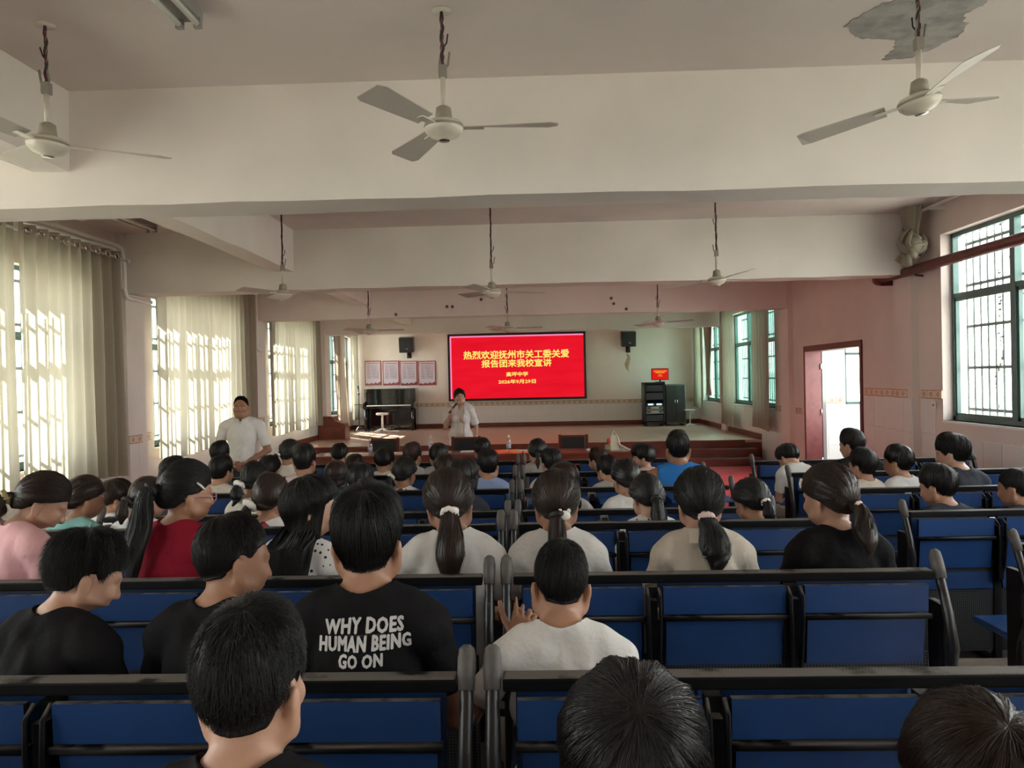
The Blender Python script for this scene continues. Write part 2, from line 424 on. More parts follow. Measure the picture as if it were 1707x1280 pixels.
# carpet on the floor in front of the stage
tag(MB().box(XL + 0.6, XR - 0.3, 8.2, SY - 0.66, 0.0, 0.012, bev=0.004).build('red_carpet', CARPET), 'flat red carpet covering the floor between benches and stage steps', 'carpet')

# ------------------------------------------------------------------ windows
GREEN_FR = mat('green_window_frame', (0.10, 0.17, 0.16), 0.35, metal=0.3)
GLASS_G = glass('green_tinted_glass', (0.74, 0.95, 0.88))
GLASS_C = glass('clear_glass', (0.93, 0.95, 0.93))
BARS = mat('window_bar', (0.20, 0.25, 0.24), 0.5)
SILL = mat('white_sill', (0.86, 0.86, 0.84), 0.35)
def window(n, side, y0, y1, z0, z1, lights, bars=True, transom=None):
    s = -1 if side == 'L' else 1
    X = XL if side == 'L' else XR
    e = empty('window_%d' % n, (X + s * 0.14, y0, z0)); tag(e, kind='structure')
    Wd, H = y1 - y0, z1 - z0
    tz = (transom - z0) if transom else H * 0.66
    fr = 0.045
    gl = GLASS_C if (side == 'L' or y0 < 10) else GLASS_G
    m = MB()
    m.box(-0.03, 0.03, 0, Wd, 0, fr).box(-0.03, 0.03, 0, Wd, H - fr, H).box(-0.03, 0.03, 0, fr, 0, H).box(-0.03, 0.03, Wd - fr, Wd, 0, H)
    m.build('window_frame', GREEN_FR, e)
    MB().box(-0.028, 0.028, fr, Wd - fr, tz - 0.025, tz + 0.025).build('transom', GREEN_FR, e)
    lw = Wd / lights
    for i in range(1, lights):
        MB().box(-0.035, 0.035, i * lw - 0.035, i * lw + 0.035, fr, H - fr).build('mullion', GREEN_FR, e)
    for i in range(lights):
        a, b_ = i * lw + 0.03, (i + 1) * lw - 0.03
        MB().box(-0.004, 0.004, a, b_, tz + 0.02, H - fr).build('pane', gl, e)
        sash = MB().box(-0.02, 0.02, a, a + 0.035, fr, tz - 0.025).box(-0.02, 0.02, b_ - 0.035, b_, fr, tz - 0.025).box(-0.02, 0.02, a, b_, fr, fr + 0.035).box(-0.02, 0.02, a, b_, tz - 0.06, tz - 0.025).build('sash', GREEN_FR, e)
        MB().box(-0.004, 0.004, a + 0.03, b_ - 0.03, fr + 0.03, tz - 0.055).build('pane', gl, sash)
    # sill board
    MB().box(-s * 0.15 if s > 0 else -0.02, 0.02 if s > 0 else 0.15, -0.0, Wd, -0.025, 0.0).build('window_sill', SILL, e)
    if bars:
        nb_ = int(Wd / 0.125); me = MB().tube([(0, 0, 0.0), (0, 0, H)], 0.012, 6).mesh('bar'); me.materials.append(BARS)
        for i in range(nb_ + 1):
            o = bpy.data.objects.new('bar', me); COL.objects.link(o); o.parent = e; o.location = (s * 0.13, 0.02 + i * (Wd - 0.04) / nb_, 0)
        me2 = MB().box(-0.006, 0.006, 0, Wd, -0.016, 0.016).mesh('cross_bar'); me2.materials.append(BARS)
        nh = 5
        for i in range(nh):
            o = bpy.data.objects.new('cross_bar', me2); COL.objects.link(o); o.parent = e; o.location = (s * 0.13, 0, 0.12 + i * (H - 0.24) / (nh - 1))
    return e
wn = 1
for (a, b_) in LEFT_WIN: window(wn, 'L', a, b_, LZ0, LZ1, 3, transom=2.3); wn += 1
RW = []
for (a, b_, c, d) in RIGHT_WIN: RW.append(window(wn, 'R', a, b_, c, d, 3 if b_ - a > 2.5 else 2, transom=c + (d - c) * 0.665)); wn += 1

# bare vines climbing the bars outside the big window
VINE = mat('dry_vine', (0.05, 0.045, 0.025), 0.8)
r_ = random.Random(7)
def vine(y, z0, z1, nleaf, label, wander=0.05):
    e = empty('vine', (XR + 0.31, y, z0), label=label, cat='vine', group='vines on the window bars')
    pts = []; yy = 0; n = int((z1 - z0) / 0.06)
    for i in range(n + 1):
        yy += r_.uniform(-wander, wander) * 0.4; pts.append((0.02 * math.sin(i * 0.7), yy, (z1 - z0) * i / n))
    MB().tube(pts, 0.004, 5).build('stem', VINE, e)
    m = MB()
    for k in range(nleaf):
        p = Vector(r_.choice(pts)); d = Vector((r_.uniform(-.4, .4), r_.uniform(-1, 1), r_.uniform(-1, .6))).normalized(); s_ = r_.uniform(0.025, 0.06)
        a = d.cross(Vector((0.3, 0.2, 1))).normalized() * s_ * 0.35
        m.add([p, p + d * s_ * 0.5 + a, p + d * s_, p + d * s_ * 0.5 - a], [(0, 1, 2, 3)])
    tag(m.build('leaf', VINE, e), kind='stuff')
vine(7.98, 1.2, 2.75, 46, 'thin dry vine climbing the bars outside the big uncurtained window')
vine(7.55, 2.35, 3.2, 60, 'tangled dry vine hanging in the upper bars of the uncurtained window', 0.25)
vine(6.75, 2.3, 3.2, 90, 'leafy dark vine in the top corner of the barred window', 0.3)

# outside: pale ground on both sides, and a building added to dim the sky in the tinted windows
GROUND = mat('pale_ground', (0.55, 0.54, 0.48), 0.9, noise=0.2, nscale=0.5)
g = tag(MB().box(-60, 60, -40, 70, -1.2, -0.9).build('ground_outside', GROUND), kind='structure')

NBW = mat('added_building_render', (0.42, 0.50, 0.46), 0.9, noise=0.15, nscale=0.4); NBG = mat('added_building_window', (0.06, 0.09, 0.09), 0.2)
nb_ = empty('added_building', (9.5, 34.0, -0.9), label='pale green building added outside to dim the sky behind the tinted windows', cat='building')  # added so the tinted glass shows mint instead of blown-out sky
MB().box(-3.4, 3.4, 0, 6, 0, 9.5).build('wall', NBW, nb_)
MB().box(-3.6, 3.6, -0.3, 6.2, 9.5, 9.8).build('roof', NBW, nb_)
for fz in (1.2, 4.3, 7.2):
    MB().box(-3.5, 3.5, -0.12, 0.0, fz + 1.9, fz + 2.1).build('ledge', NBW, nb_)
    for fx in (-2.4, -0.8, 0.8, 2.4):
        w_o = MB().box(fx - 0.5, fx + 0.5, -0.04, 0.02, fz, fz + 1.5).build('window', GREEN_FR, nb_); MB().box(fx - 0.44, fx + 0.44, -0.05, -0.04, fz + 0.06, fz + 1.44).build('pane', NBG, w_o)

# ------------------------------------------------------------------ door and the passage behind it
dn = empty('door_1', (XR, DOOR[0], 0)); tag(dn, kind='structure')
Wd = DOOR[1] - DOOR[0]
DOORP = mat('purple_brown_door', (0.06, 0.028, 0.03), 0.35, noise=0.15, nscale=2)
MB().box(-0.02, T + 0.02, 0, 0.07, 0, 2.19).box(-0.02, T + 0.02, Wd - 0.07, Wd, 0, 2.19).box(-0.02, T + 0.02, 0.07, Wd - 0.07, 2.10, 2.19).build('door_frame', DARKPIPE, dn)
lf = MB().box(0, 0.04, 0, 1.0, 0.02, 2.1, bev=0.004).build('door_leaf', DOORP, dn, loc=(T - 0.02, Wd - 0.06, 0), rot=(0, 0, R(-24)))
MB().tube([(-0.02, 0.92, 1.0), (-0.06, 0.92, 1.0), (-0.06, 0.82, 1.0)], 0.012, 8).build('handle', CHROME, lf)
for z in (0.3, 1.1, 1.85): MB().tube([(0.02, -0.012, z - 0.05), (0.02, -0.012, z + 0.05)], 0.014, 8).build('hinge', CHROME, lf)
PW = mat('passage_white', (0.74, 0.78, 0.79), 0.6)
pw = MB()
for a, b_, c, d in rect_cells(XR + T, 7.4, 0, 3.2, [(5.98, 6.5, 1.13, 2.6)]): pw.box(a, b_, 14.6, 14.8, c, d)
pw = tag(pw.build('wall_passage', PW), kind='structure')
tag(MB().box(XR + T, 8.0, 9.6, 14.8, -0.2, 0.0).build('floor_passage', FLOORM), kind='structure')
tag(MB().box(XR + T, 6.6, 12.3, 14.8, 2.7, 2.85).box(XR + T, 5.55, 10.1, 12.3, 2.7, 2.85).build('ceiling_passage', PW), kind='structure')
tag(MB().box(6.6, 6.7, 12.4, 14.6, 0, 2.7).box(5.45, 6.6, 12.4, 12.5, 0, 0.9).box(5.45, 5.55, 10.2, 12.4, 0, 0.9).box(XR + T, 5.45, 10.1, 10.2, 0, 2.7).build('passage_light_block', PW), kind='structure')  # unseen walls added to cut the skylight in the passage
dado(pw, (XR + T, 14.6), (1, 0), 0.0, 1.21, 1.16, z0=0.0, tw=0.3, th=0.40)
e = empty('window_%d' % wn, (5.98, 14.66, 1.13)); tag(e, kind='structure'); wn += 1
MB().box(0, 0.52, 0, 0.04, 0, 0.05).box(0, 0.52, 0, 0.04, 1.42, 1.47).box(0, 0.05, 0, 0.04, 0, 1.47).box(0.47, 0.52, 0, 0.04, 0, 1.47).box(0, .52, 0, .04, .95, 1.0).build('window_frame', GREEN_FR, e)
MB().box(0.03, 0.49, 0.016, 0.022, 0.03, 1.44).build('pane', GLASS_G, e)

# ------------------------------------------------------------------ curtains
CURT = cloth_translucent('beige_curtain', (0.50, 0.45, 0.36), (0.34, 0.315, 0.25), 0.5)
CURT2 = cloth_translucent('rose_beige_curtain', (0.46, 0.37, 0.31), (0.30, 0.25, 0.20), 0.35)
ROD = mat('curtain_rod', (0.75, 0.74, 0.70), 0.35)
def curtain(side, y0, y1, z0, z1, label, seed, amp=0.05, wl=0.19, mat_=None, flare=0.0, rings=False, off=0.17, bottom_shift=0.0, group='curtains on the window walls'):
    s = 1 if side == 'L' else -1
    X = (XL if side == 'L' else XR) + s * off
    e = empty('curtain', (X, (y0 + y1) / 2, z0), label=label, cat='curtain', group=group)
    r_ = random.Random(seed); n = max(24, int((y1 - y0) / wl * 12)); rows = 16
    V = []; hw = (y1 - y0) / 2
    ph = [r_.uniform(-0.5, 0.5) for _ in range(8)]
    for j in range(rows + 1):
        t_ = j / rows; z = (z1 - z0) * t_
        for i in range(n + 1):
            u = i / n; y = -hw + 2 * hw * u
            w = math.sin(2 * math.pi * y / wl + 0.8 * math.sin(y * 2.1 + ph[0]) + 0.35 * (1 - t_) * math.sin(y * 7 + ph[1]))
            a = amp * (1 + 0.5 * (1 - t_) * math.sin(y * 3.3 + ph[2])) * (0.75 + 0.25 * abs(math.sin(y * 1.7 + ph[3])))
            V.append((s * (a * w + 0.012 * math.sin(9 * y + 4 * t_ + ph[4]) * (1 - t_)), y * (1 + flare * (1 - t_)) + bottom_shift * (1 - t_) ** 1.5 + 0.02 * math.sin(y * 5 + ph[5]) * (1 - t_), z + (0.02 * math.sin(y * 4 + ph[6]) if j == 0 else 0)))
    F = [(j * (n + 1) + i, j * (n + 1) + i + 1, (j + 1) * (n + 1) + i + 1, (j + 1) * (n + 1) + i) for j in range(rows) for i in range(n)]
    me = np_mesh('cloth', V, F); link('cloth', me, mat_ or CURT, e)
    if rings:
        k = int((y1 - y0) / wl)
        for i in range(k):
            y = -hw + (i + 0.5) * wl
            mm = MB(); ringpts = [(s * 0.0 + 0.0, 0.042 * math.cos(a), 0.030 * math.sin(a)) for a in [2 * math.pi * q / 16 for q in range(17)]]
            mm.tube(ringpts, 0.011, 6, cap=False).build('eyelet', CHROME, e, loc=(s * 0.055, y, z1 - z0 - 0.07))
    return e
def rod(side, y0, y1, z, label, off=0.17):
    X = (XL + off) if side == 'L' else (XR - off)
    e = empty('curtain_rod', (X, y0, z), label=label, cat='curtain rod')
    MB().tube([(0, 0, 0), (0, y1 - y0, 0)], 0.016, 10).build('pole', ROD, e)
    MB().ball((0, 0, 0), 0.03).build('finial', ROD, e); MB().ball((0, y1 - y0, 0), 0.03).build('finial', ROD, e)
    sx = -1 if side == 'L' else 1
    for yy in (0.2, y1 - y0 - 0.2): MB().box(min(0, sx * off), max(0, sx * off), yy - 0.012, yy + 0.012, -0.02, 0.02).build('bracket', ROD, e)
curtain('L', 4.98, 6.85, 0.72, 3.33, 'grey beige eyelet curtain edge beside the fan-side end of its window', 1, rings=True, flare=0.01)
curtain('L', 6.9, 8.72, 0.72, 3.33, 'wide beige curtain with chrome eyelets, sunlit squares, beside the first pier', 2, rings=True, flare=0.02)
rod('L', 4.98, 8.85, 3.26, 'pale curtain rod through the chrome eyelets near white conduit')
curtain('L', 9.55, 11.18, 0.80, 3.3, 'beige curtain with sunlit squares hanging just behind the first pier', 3)
curtain('L', 11.32, 12.85, 0.80, 3.3, 'pale beige curtain hanging behind the man in the white shirt', 4)
rod('L', 9.4, 13.0, 3.33, 'curtain rod above the middle pair of beige curtains')
curtain('L', 13.6, 15.05, 0.80, 3.3, 'sun-striped beige curtain just past the second pier', 5)
curtain('L', 15.16, 16.75, 0.80, 3.3, 'beige curtain hanging before the wooden lectern on stage', 6)
rod('L', 13.55, 17.0, 3.33, 'curtain rod above the beige curtains nearest the stage')
curtain('L', 17.95, 18.6, 0.62, 3.2, 'rosy beige curtain pulled aside and draped onto the wooden lectern', 7, amp=0.07, wl=0.14, mat_=CURT2, off=0.24, bottom_shift=0.25)
curtain('L', 19.85, 20.42, 0.72, 3.2, 'narrow beige curtain hanging in the stage corner behind microphone stand', 8, amp=0.06, wl=0.15)
rod('L', 17.95, 20.42, 3.23, 'curtain rod above the half open curtains at stage corner', off=0.2)
curtain('R', 14.0, 14.95, 0.70, 3.2, 'rosy beige curtain hanging between the doorway and green window', 9, amp=0.05, wl=0.16, mat_=CURT2)
curtain('R', 16.5, 17.45, 0.62, 3.2, 'rosy beige curtain on the stage side of the green window', 10, amp=0.05, wl=0.16, mat_=CURT2)
rod('R', 13.9, 17.55, 3.23, 'curtain rod over the green window beside the doorway')
rod('R', 18.2, 20.4, 3.23, 'curtain rod over the green window on stage')
curtain('R', 19.75, 20.35, 0.9, 3.2, 'pale narrow curtain in the corner behind the equipment cabinet', 12, amp=0.05, wl=0.15)
# the stage curtain gathered to a tie and the one knotted into a bundle
def gathered(y, z1, z0, w1, tie_z, label, side='R', knot=False, mat_=None):
    s = -1
    X = XR - 0.17
    e = empty('gathered_curtain', (X, y, z0), label=label, cat='curtain', group=None)
    prof = []; n = 14; seg = 40
    V = []
    for j in range(n + 1):
        t_ = j / n; z = z1 + (z0 - z1) * t_
        d = abs(z - tie_z) / (z1 - tie_z) if z > tie_z else abs(z - tie_z) / max(0.05, (tie_z - z0)) * 0.45
        d = min(1, d); ww = 0.05 + (w1 - 0.05) * (d ** 1.3)
        for k in range(seg):
            a = 2 * math.pi * k / seg
            rr = 1 + 0.22 * math.sin(a * 9 + t_ * 2)
            V.append((0.055 * rr * math.cos(a) * (0.7 + 0.5 * d), ww * rr * math.sin(a), z - z0))
    F = [(j * seg + k, j * seg + (k + 1) % seg, (j + 1) * seg + (k + 1) % seg, (j + 1) * seg + k) for j in range(n) for k in range(seg)]
    link('cloth', np_mesh('cloth', V, F), mat_ or CURT2, e)
    MB().lathe([(0.05, -0.03), (0.062, 0), (0.05, 0.03)], 16).build('tie', mat_ or CURT2, e, loc=(0, 0, tie_z - z0))
    return e
gathered(18.75, 3.2, 1.25, 0.34, 1.62, 'rosy stage curtain gathered in by a tie beside the window')
kc = empty('knotted_curtain', (XR - 0.2, 8.62, 3.2), label='pale curtain twisted up into a knot above the red pipe', cat='curtain')
V = []; n = 10; seg = 48
for j in range(n + 1):
    t_ = j / n; z = 0.38 - 0.30 * t_
    for k in range(seg):
        a = 2 * math.pi * k / seg; rr = (1 + 0.14 * math.sin(a * 8 + t_)) * (1 - 0.45 * t_)
        V.append((0.075 * rr * math.cos(a), 0.20 * rr * math.sin(a), z))
F = [(j * seg + k, j * seg + (k + 1) % seg, (j + 1) * seg + (k + 1) % seg, (j + 1) * seg + k) for j in range(n) for k in range(seg)]
link('cloth', np_mesh('cloth', V, F), CURT, kc)
r_ = random.Random(11); m = MB(); m.ball((0, 0, -0.03), (0.11, 0.15, 0.14), 20, 14)
for k in range(30):      # the folds wound round the knot and the loose ends sticking out
    ax_ = Vector((r_.uniform(-1, 1), r_.uniform(-1, 1), r_.uniform(-0.6, 1))).normalized(); u_ = ax_.orthogonal().normalized(); v_ = ax_.cross(u_); r0 = r_.uniform(0.10, 0.155); a0 = r_.uniform(0, 6.3); sp_ = r_.uniform(1.2, 2.8); cz_k = r_.uniform(-0.09, 0.04); pts = []
    for q in range(11):
        a = a0 + q / 10 * sp_; d_ = u_ * math.cos(a) + v_ * math.sin(a); pts.append((d_.x * r0 * 0.9, d_.y * r0 * 1.15, cz_k + d_.z * r0))
    m.tube(pts, [0.008 + r_.uniform(0.014, 0.024) * math.sin(math.pi * q / 10) for q in range(11)], 7, flat=0.7)
for (dy, dz, L) in [(-0.5, -0.9, 0.22), (-0.9, -0.45, 0.23), (0.2, -1, 0.16), (-0.15, -1, 0.2), (0.7, -0.7, 0.15)]:
    d = Vector((-0.25, dy, dz)).normalized(); b0 = Vector((-0.05, dy * 0.06, -0.08))
    m.tube([b0, b0 + d * L * 0.5, b0 + d * L], [0.03, 0.026, 0.04], 7)
m.build('knot', CURT, kc)
rod('R', 5.0, 8.5, 3.52, 'white curtain rod over the big uncurtained window')

# ------------------------------------------------------------------ pipes on the walls
rp_ = empty('wall_pipe', (XR - 0.12, 9.6, 2.91), label='long red oxide pipe running across the top of the barred window', cat='pipe')
MB().tube([(0, 0, 0), (0, -5.4, 0.0)], 0.055, 14).build('pipe', DARKPIPE, rp_)
MB().lathe([(0.062, -0.05), (0.075, -0.03), (0.075, 0.04), (0.05, 0.06)], 14, axis='Y').build('end_cap', DARKPIPE, rp_)
MB().box(-0.03, 0.12, -0.10, -0.06, -0.09, 0.0).build('bracket', DARKPIPE, rp_)
MB().tube([(0.08, -0.9, -0.08), (0.0, -0.9, -0.07), (0.0, -0.9, 0.0)], 0.014, 6).build('bracket', DARKPIPE, rp_)
p = at(1490, 372, 9.28); q = at(1492, 452, 9.28)
vp = empty('drop_rod', (4.35, 8.9, 2.97), label='thin dark rod standing against the beam end above red pipe', cat='rod')
MB().tube([(0, 0, 0), (0, 0, 0.55)], 0.014, 8).build('rod', BLACKM, vp); MB().ball((0, 0, 0.56), 0.022).build('rod_cap', BLACKM, vp)
cw = empty('wall_conduit', (XL + 0.13, 8.82, 2.8), label='white plastic conduit bending round beam beside the eyelet curtain', cat='conduit')
MB().tube([(0, -2.6, 0.62), (0, -0.12, 0.62), (0, -0.03, 0.6), (0, 0.0, 0.52), (0, 0.02, 0.12), (0.0, 0.06, 0.03), (0, 0.2, 0.02), (0.02, 0.6, 0.02)], 0.024, 8).tube([(0, -2.6, 0.56), (0, -0.2, 0.56), (0, -0.1, 0.52), (0, -0.07, 0.45), (0, -0.05, 0.12)], 0.018, 8).build('pipe', WHITEP, cw)
cw2 = empty('wall_conduit', (XL + 0.13, 13.08, 2.3), label='white conduit dropping down the second pier between curtains', cat='conduit')
MB().tube([(0, 0, 1.1), (0, 0, 0.15), (0, 0.03, 0.08), (0, 0.2, 0.05)], 0.03, 8).build('pipe', WHITEP, cw2)
sw = empty('wall_socket', (XR - 0.016, 8.55, 1.36), label='small white wall socket at the corner of barred window', cat='socket')
MB().box(-0.012, 0.0, -0.043, 0.043, -0.043, 0.043, bev=0.004).build('plate', WHITEP, sw); MB().box(-0.014, -0.011, -0.012, 0.012, -0.012, 0.012).build('socket_hole', BLACKM, sw)

# fluorescent battens on the ceiling
def batten(x, y0, y1, label):
    e = empty('ceiling_batten', (x, y0, ZC), label=label, cat='ceiling light', group='fluorescent battens')
    MB().box(-0.06, 0.06, 0, y1 - y0, -0.05, 0, bev=0.006).build('housing', mat('grey_batten', (0.30, 0.29, 0.27), 0.5), e)
    for s in (-1, 1):
        MB().tube([(s * 0.045, 0.04, -0.075), (s * 0.045, y1 - y0 - 0.04, -0.075)], 0.014, 10).build('tube', WHITEP, e)
        for yy in (0.03, y1 - y0 - 0.03): MB().box(s * 0.045 - 0.018, s * 0.045 + 0.018, yy - 0.012, yy + 0.012, -0.095, -0.04).build('lamp_holder', mat('grey_batten', (0, 0, 0)), e)
batten(-1.66, 2.45, 3.68, 'twin tube ceiling batten above the seats beside middle fan')
batten(-4.32, 7.3, 8.45, 'twin tube ceiling batten close to the eyelet curtain')
# ------------------------------------------------------------------ lettering (font outlines turned into flat print)
def text_mesh(body, width=None, height=None, bold=0.0, extrude=0.0, spacing=1.0):
    cu = bpy.data.curves.new('print', 'FONT'); cu.body = body; cu.align_x = 'CENTER'; cu.align_y = 'CENTER'; cu.size = 1.0
    cu.extrude = extrude; cu.resolution_u = 2; cu.space_character = spacing
    o = bpy.data.objects.new('print', cu); COL.objects.link(o)
    dg = bpy.context.evaluated_depsgraph_get(); me = bpy.data.meshes.new_from_object(o.evaluated_get(dg))
    bpy.data.objects.remove(o); bpy.data.curves.remove(cu)
    n = len(me.vertices); V = np.empty(n * 3, np.float32); me.vertices.foreach_get('co', V); V = V.reshape(-1, 3)
    lo, hi = V.min(0), V.max(0); c = (lo + hi) / 2; V[:, :2] -= c[:2]
    sx = width / (hi[0] - lo[0]) if width else None; sy = height / (hi[1] - lo[1]) if height else sx
    sx = sx or sy; V[:, 0] *= sx; V[:, 1] *= sy
    me.vertices.foreach_set('co', V.ravel()); me.materials.clear(); me.update()
    if bold:      # heavier strokes: the outline printed again a hair's breadth to each side
        bm = bmesh.new(); b_ = bold * (sy or sx)
        for ox, oy in ((0, 0), (b_, 0), (-b_, 0), (0, b_), (0, -b_), (b_ * .7, b_ * .7), (-b_ * .7, -b_ * .7), (b_ * .7, -b_ * .7), (-b_ * .7, b_ * .7)):
            k0 = len(bm.verts); bm.from_mesh(me); bm.verts.ensure_lookup_table()
            for v_ in bm.verts[k0:]: v_.co.x += ox; v_.co.y += oy
        bm.to_mesh(me); bm.free(); me.update()
    return me
def print_on(me, m_, parent, loc, name='lettering', rz=0.0):
    o = bpy.data.objects.new(name, me); COL.objects.link(o); me.materials.append(m_)
    o.parent = parent; o.location = loc; o.rotation_euler = (R(90), 0, rz)
    return o

SZ = 0.45
# ------------------------------------------------------------------ LED wall screen
D = YF - 0.09
p0 = at(747, 668, D); p1 = at(977, 553, D)
cx, cz = (p0.x + p1.x) / 2, (p0.z + p1.z) / 2; w, h = 3.76, 1.83
scr = empty('led_screen', (cx, YF, cz - h / 2), label='large red wall screen showing yellow Chinese lettering', cat='screen')
MB().box(-w / 2, w / 2, -0.09, -0.0, 0, h, bev=0.008).build('frame', BLACKM, scr)
SCR = bpy.data.materials.new('red_screen'); SCR.use_nodes = True; t = SCR.node_tree; t.nodes.clear()
o_ = t.nodes.new('ShaderNodeOutputMaterial'); e_ = t.nodes.new('ShaderNodeEmission'); tc = t.nodes.new('ShaderNodeTexCoord'); wv = t.nodes.new('ShaderNodeTexNoise')
mp = t.nodes.new('ShaderNodeMapping'); mp.inputs['Scale'].default_value = (0.8, 1, 4); mp.inputs['Rotation'].default_value = (0, R(12), 0)
t.links.new(tc.outputs['Object'], mp.inputs[0]); t.links.new(mp.outputs[0], wv.inputs['Vector']); wv.inputs['Scale'].default_value = 1.2
mx = t.nodes.new('ShaderNodeMix'); mx.data_type = 'RGBA'; mx.inputs[6].default_value = (0.68, 0.004, 0.014, 1); mx.inputs[7].default_value = (0.95, 0.012, 0.03, 1)
t.links.new(wv.outputs['Fac'], mx.inputs[0]); t.links.new(mx.outputs[2], e_.inputs[0]); e_.inputs[1].default_value = 1.0 / 2 ** EXPOSURE
t.links.new(e_.outputs[0], o_.inputs[0])
disp = MB().box(-w / 2 + 0.06, w / 2 - 0.06, -0.094, -0.089, 0.06, h - 0.06).build('display', SCR, scr)
MB().box(-w / 2 + 0.06, w / 2 - 0.06, -0.0955, -0.094, h - 0.10, h - 0.06).box(-w / 2 + 0.06, -w / 2 + 0.10, -0.0955, -0.094, 0.06, h - 0.10).build('display_edge', emit('pink_edge', (0.98, 0.55, 0.72)), disp)
YEL = emit('yellow_lettering', (1.0, 0.93, 0.45))
for body, px0, px1, py, hh, bd in [('热烈欢迎抚州市关工委关爱', 773, 948, 590.5, 0.22, 0.028), ('报告团来我校宣讲', 803, 919, 605.2, 0.205, 0.028), ('高坪中学', 844, 880, 623.5, 0.118, 0.03), ('2026年9月29日', 831, 893, 635.7, 0.112, 0.03)]:
    a = at(px0, py, D); b = at(px1, py, D)
    print_on(text_mesh(body, width=b.x - a.x, height=hh, bold=bd), YEL, disp, ((a.x + b.x) / 2 - cx, -0.0965, (a.z + b.z) / 2 - (cz - h / 2)))

# ------------------------------------------------------------------ wall speakers
def speaker(px, py, label):
    p = at(px, py, YF - 0.25)
    e = empty('wall_speaker', (p.x, YF, p.z), label=label, cat='speaker', group=None)
    b = MB().box(-0.19, 0.19, -0.42, -0.12, -0.21, 0.19, bev=0.015, M=Matrix.Rotation(R(10), 4, 'X')).build('cabinet', BLACKM, e)
    GR = mat('speaker_grille', (0.02, 0.02, 0.022), 0.7, bump=0.4, bscale=300)
    M_ = Matrix.Rotation(R(10), 4, 'X')
    MB().box(-0.165, 0.165, -0.43, -0.42, -0.185, 0.165, M=M_).build('grille', GR, b)
    MB().box(0.0, 0.05, -0.433, -0.429, -0.12, -0.09, M=M_).build('badge', CHROME, b)
    MB().tube([(0.02, 0, -0.36), (0.02, -0.16, -0.34), (0.02, -0.2, -0.18)], 0.035, 8).build('bracket', BLACKM, e)
    MB().box(-0.04, 0.08, -0.02, 0, -0.42, -0.26, bev=0.004).build('wall_plate', BLACKM, e)
speaker(678, 571, 'black wall speaker above the row of notice boards')
speaker(1047, 561, 'black wall speaker beside the equipment rack end of screen')

# ------------------------------------------------------------------ notice boards
PAPER = bpy.data.materials.new('notice_print'); PAPER.use_nodes = True; t = PAPER.node_tree; b = t.nodes['Principled BSDF']; b.inputs['Roughness'].default_value = 0.3
tc = t.nodes.new('ShaderNodeTexCoord'); sp = t.nodes.new('ShaderNodeSeparateXYZ'); t.links.new(tc.outputs['Object'], sp.inputs[0])
nz = t.nodes.new('ShaderNodeTexNoise'); nz.inputs['Scale'].default_value = 60; mp = t.nodes.new('ShaderNodeMapping'); mp.inputs['Scale'].default_value = (1, 1, 0.05)
t.links.new(tc.outputs['Object'], mp.inputs[0]); t.links.new(mp.outputs[0], nz.inputs['Vector'])
def mth2(op, a, b_=None):
    n = t.nodes.new('ShaderNodeMath'); n.operation = op
    for i, v in enumerate((a, b_)):
        if v is None: continue
        if isinstance(v, (int, float)): n.inputs[i].default_value = v
        else: t.links.new(v, n.inputs[i])
    return n.outputs[0]
ln = mth2('GREATER_THAN', mth2('FRACT', mth2('MULTIPLY', sp.outputs['Z'], 24.0)), 0.5)
inx = mth2('MULTIPLY', mth2('LESS_THAN', mth2('ABSOLUTE', sp.outputs['X']), 0.165), mth2('MULTIPLY', mth2('GREATER_THAN', sp.outputs['Z'], 0.17), mth2('LESS_THAN', sp.outputs['Z'], 0.55)))
fc = mth2('MULTIPLY', mth2('MULTIPLY', ln, inx), mth2('GREATER_THAN', nz.outputs['Fac'], 0.42))
mx = t.nodes.new('ShaderNodeMix'); mx.data_type = 'RGBA'; mx.inputs[6].default_value = (0.72, 0.62, 0.70, 1); mx.inputs[7].default_value = (0.36, 0.29, 0.40, 1)
t.links.new(fc, mx.inputs[0]); t.links.new(mx.outputs[2], b.inputs['Base Color'])
POSTR = mat('notice_red', (0.36, 0.06, 0.08), 0.35)
for i, (a, b_) in enumerate([(609, 636), (639, 666), (668, 696), (698, 727)]):
    l = at(a, 642, YF); r2 = at(b_, 642, YF); top = at(a, 601.5, YF); w = r2.x - l.x; h = top.z - l.z
    nm = ['notice board nearest the curtained corner above the piano', 'second notice board from the curtained corner above piano', 'third notice board from the curtained corner above piano', 'notice board nearest the red screen, with the fewest lines']
    e = empty('notice_board', ((l.x + r2.x) / 2, YF, (l.z + r2.z) / 2), label='red bordered white ' + nm[i], cat='notice board', group='notice boards on the stage wall')
    MB().box(-w / 2, w / 2, -0.025, 0, 0, h, bev=0.003).build('board', POSTR, e)
    MB().box(-w / 2 + 0.022, w / 2 - 0.022, -0.028, -0.024, 0.022, h - 0.022).build('sheet', PAPER, e)
    out = [(-w / 2 + 0.02, 0.02), (w / 2 - 0.02, 0.02), (w / 2 - 0.02, 0.085)] + [(w / 2 - 0.02 - (w - 0.04) * k / 12, 0.07 + 0.02 * math.sin(k * 1.9) - 0.03 * k / 12) for k in range(1, 13)]
    MB().prism(out, -0.0295, -0.028).build('wave_band', POSTR, e)
    MB().box(-w / 2 + 0.06, w / 2 - 0.05, -0.0295, -0.028, h - 0.085, h - 0.055).build('heading', mat('notice_heading', (0.55, 0.25, 0.30), 0.4), e)

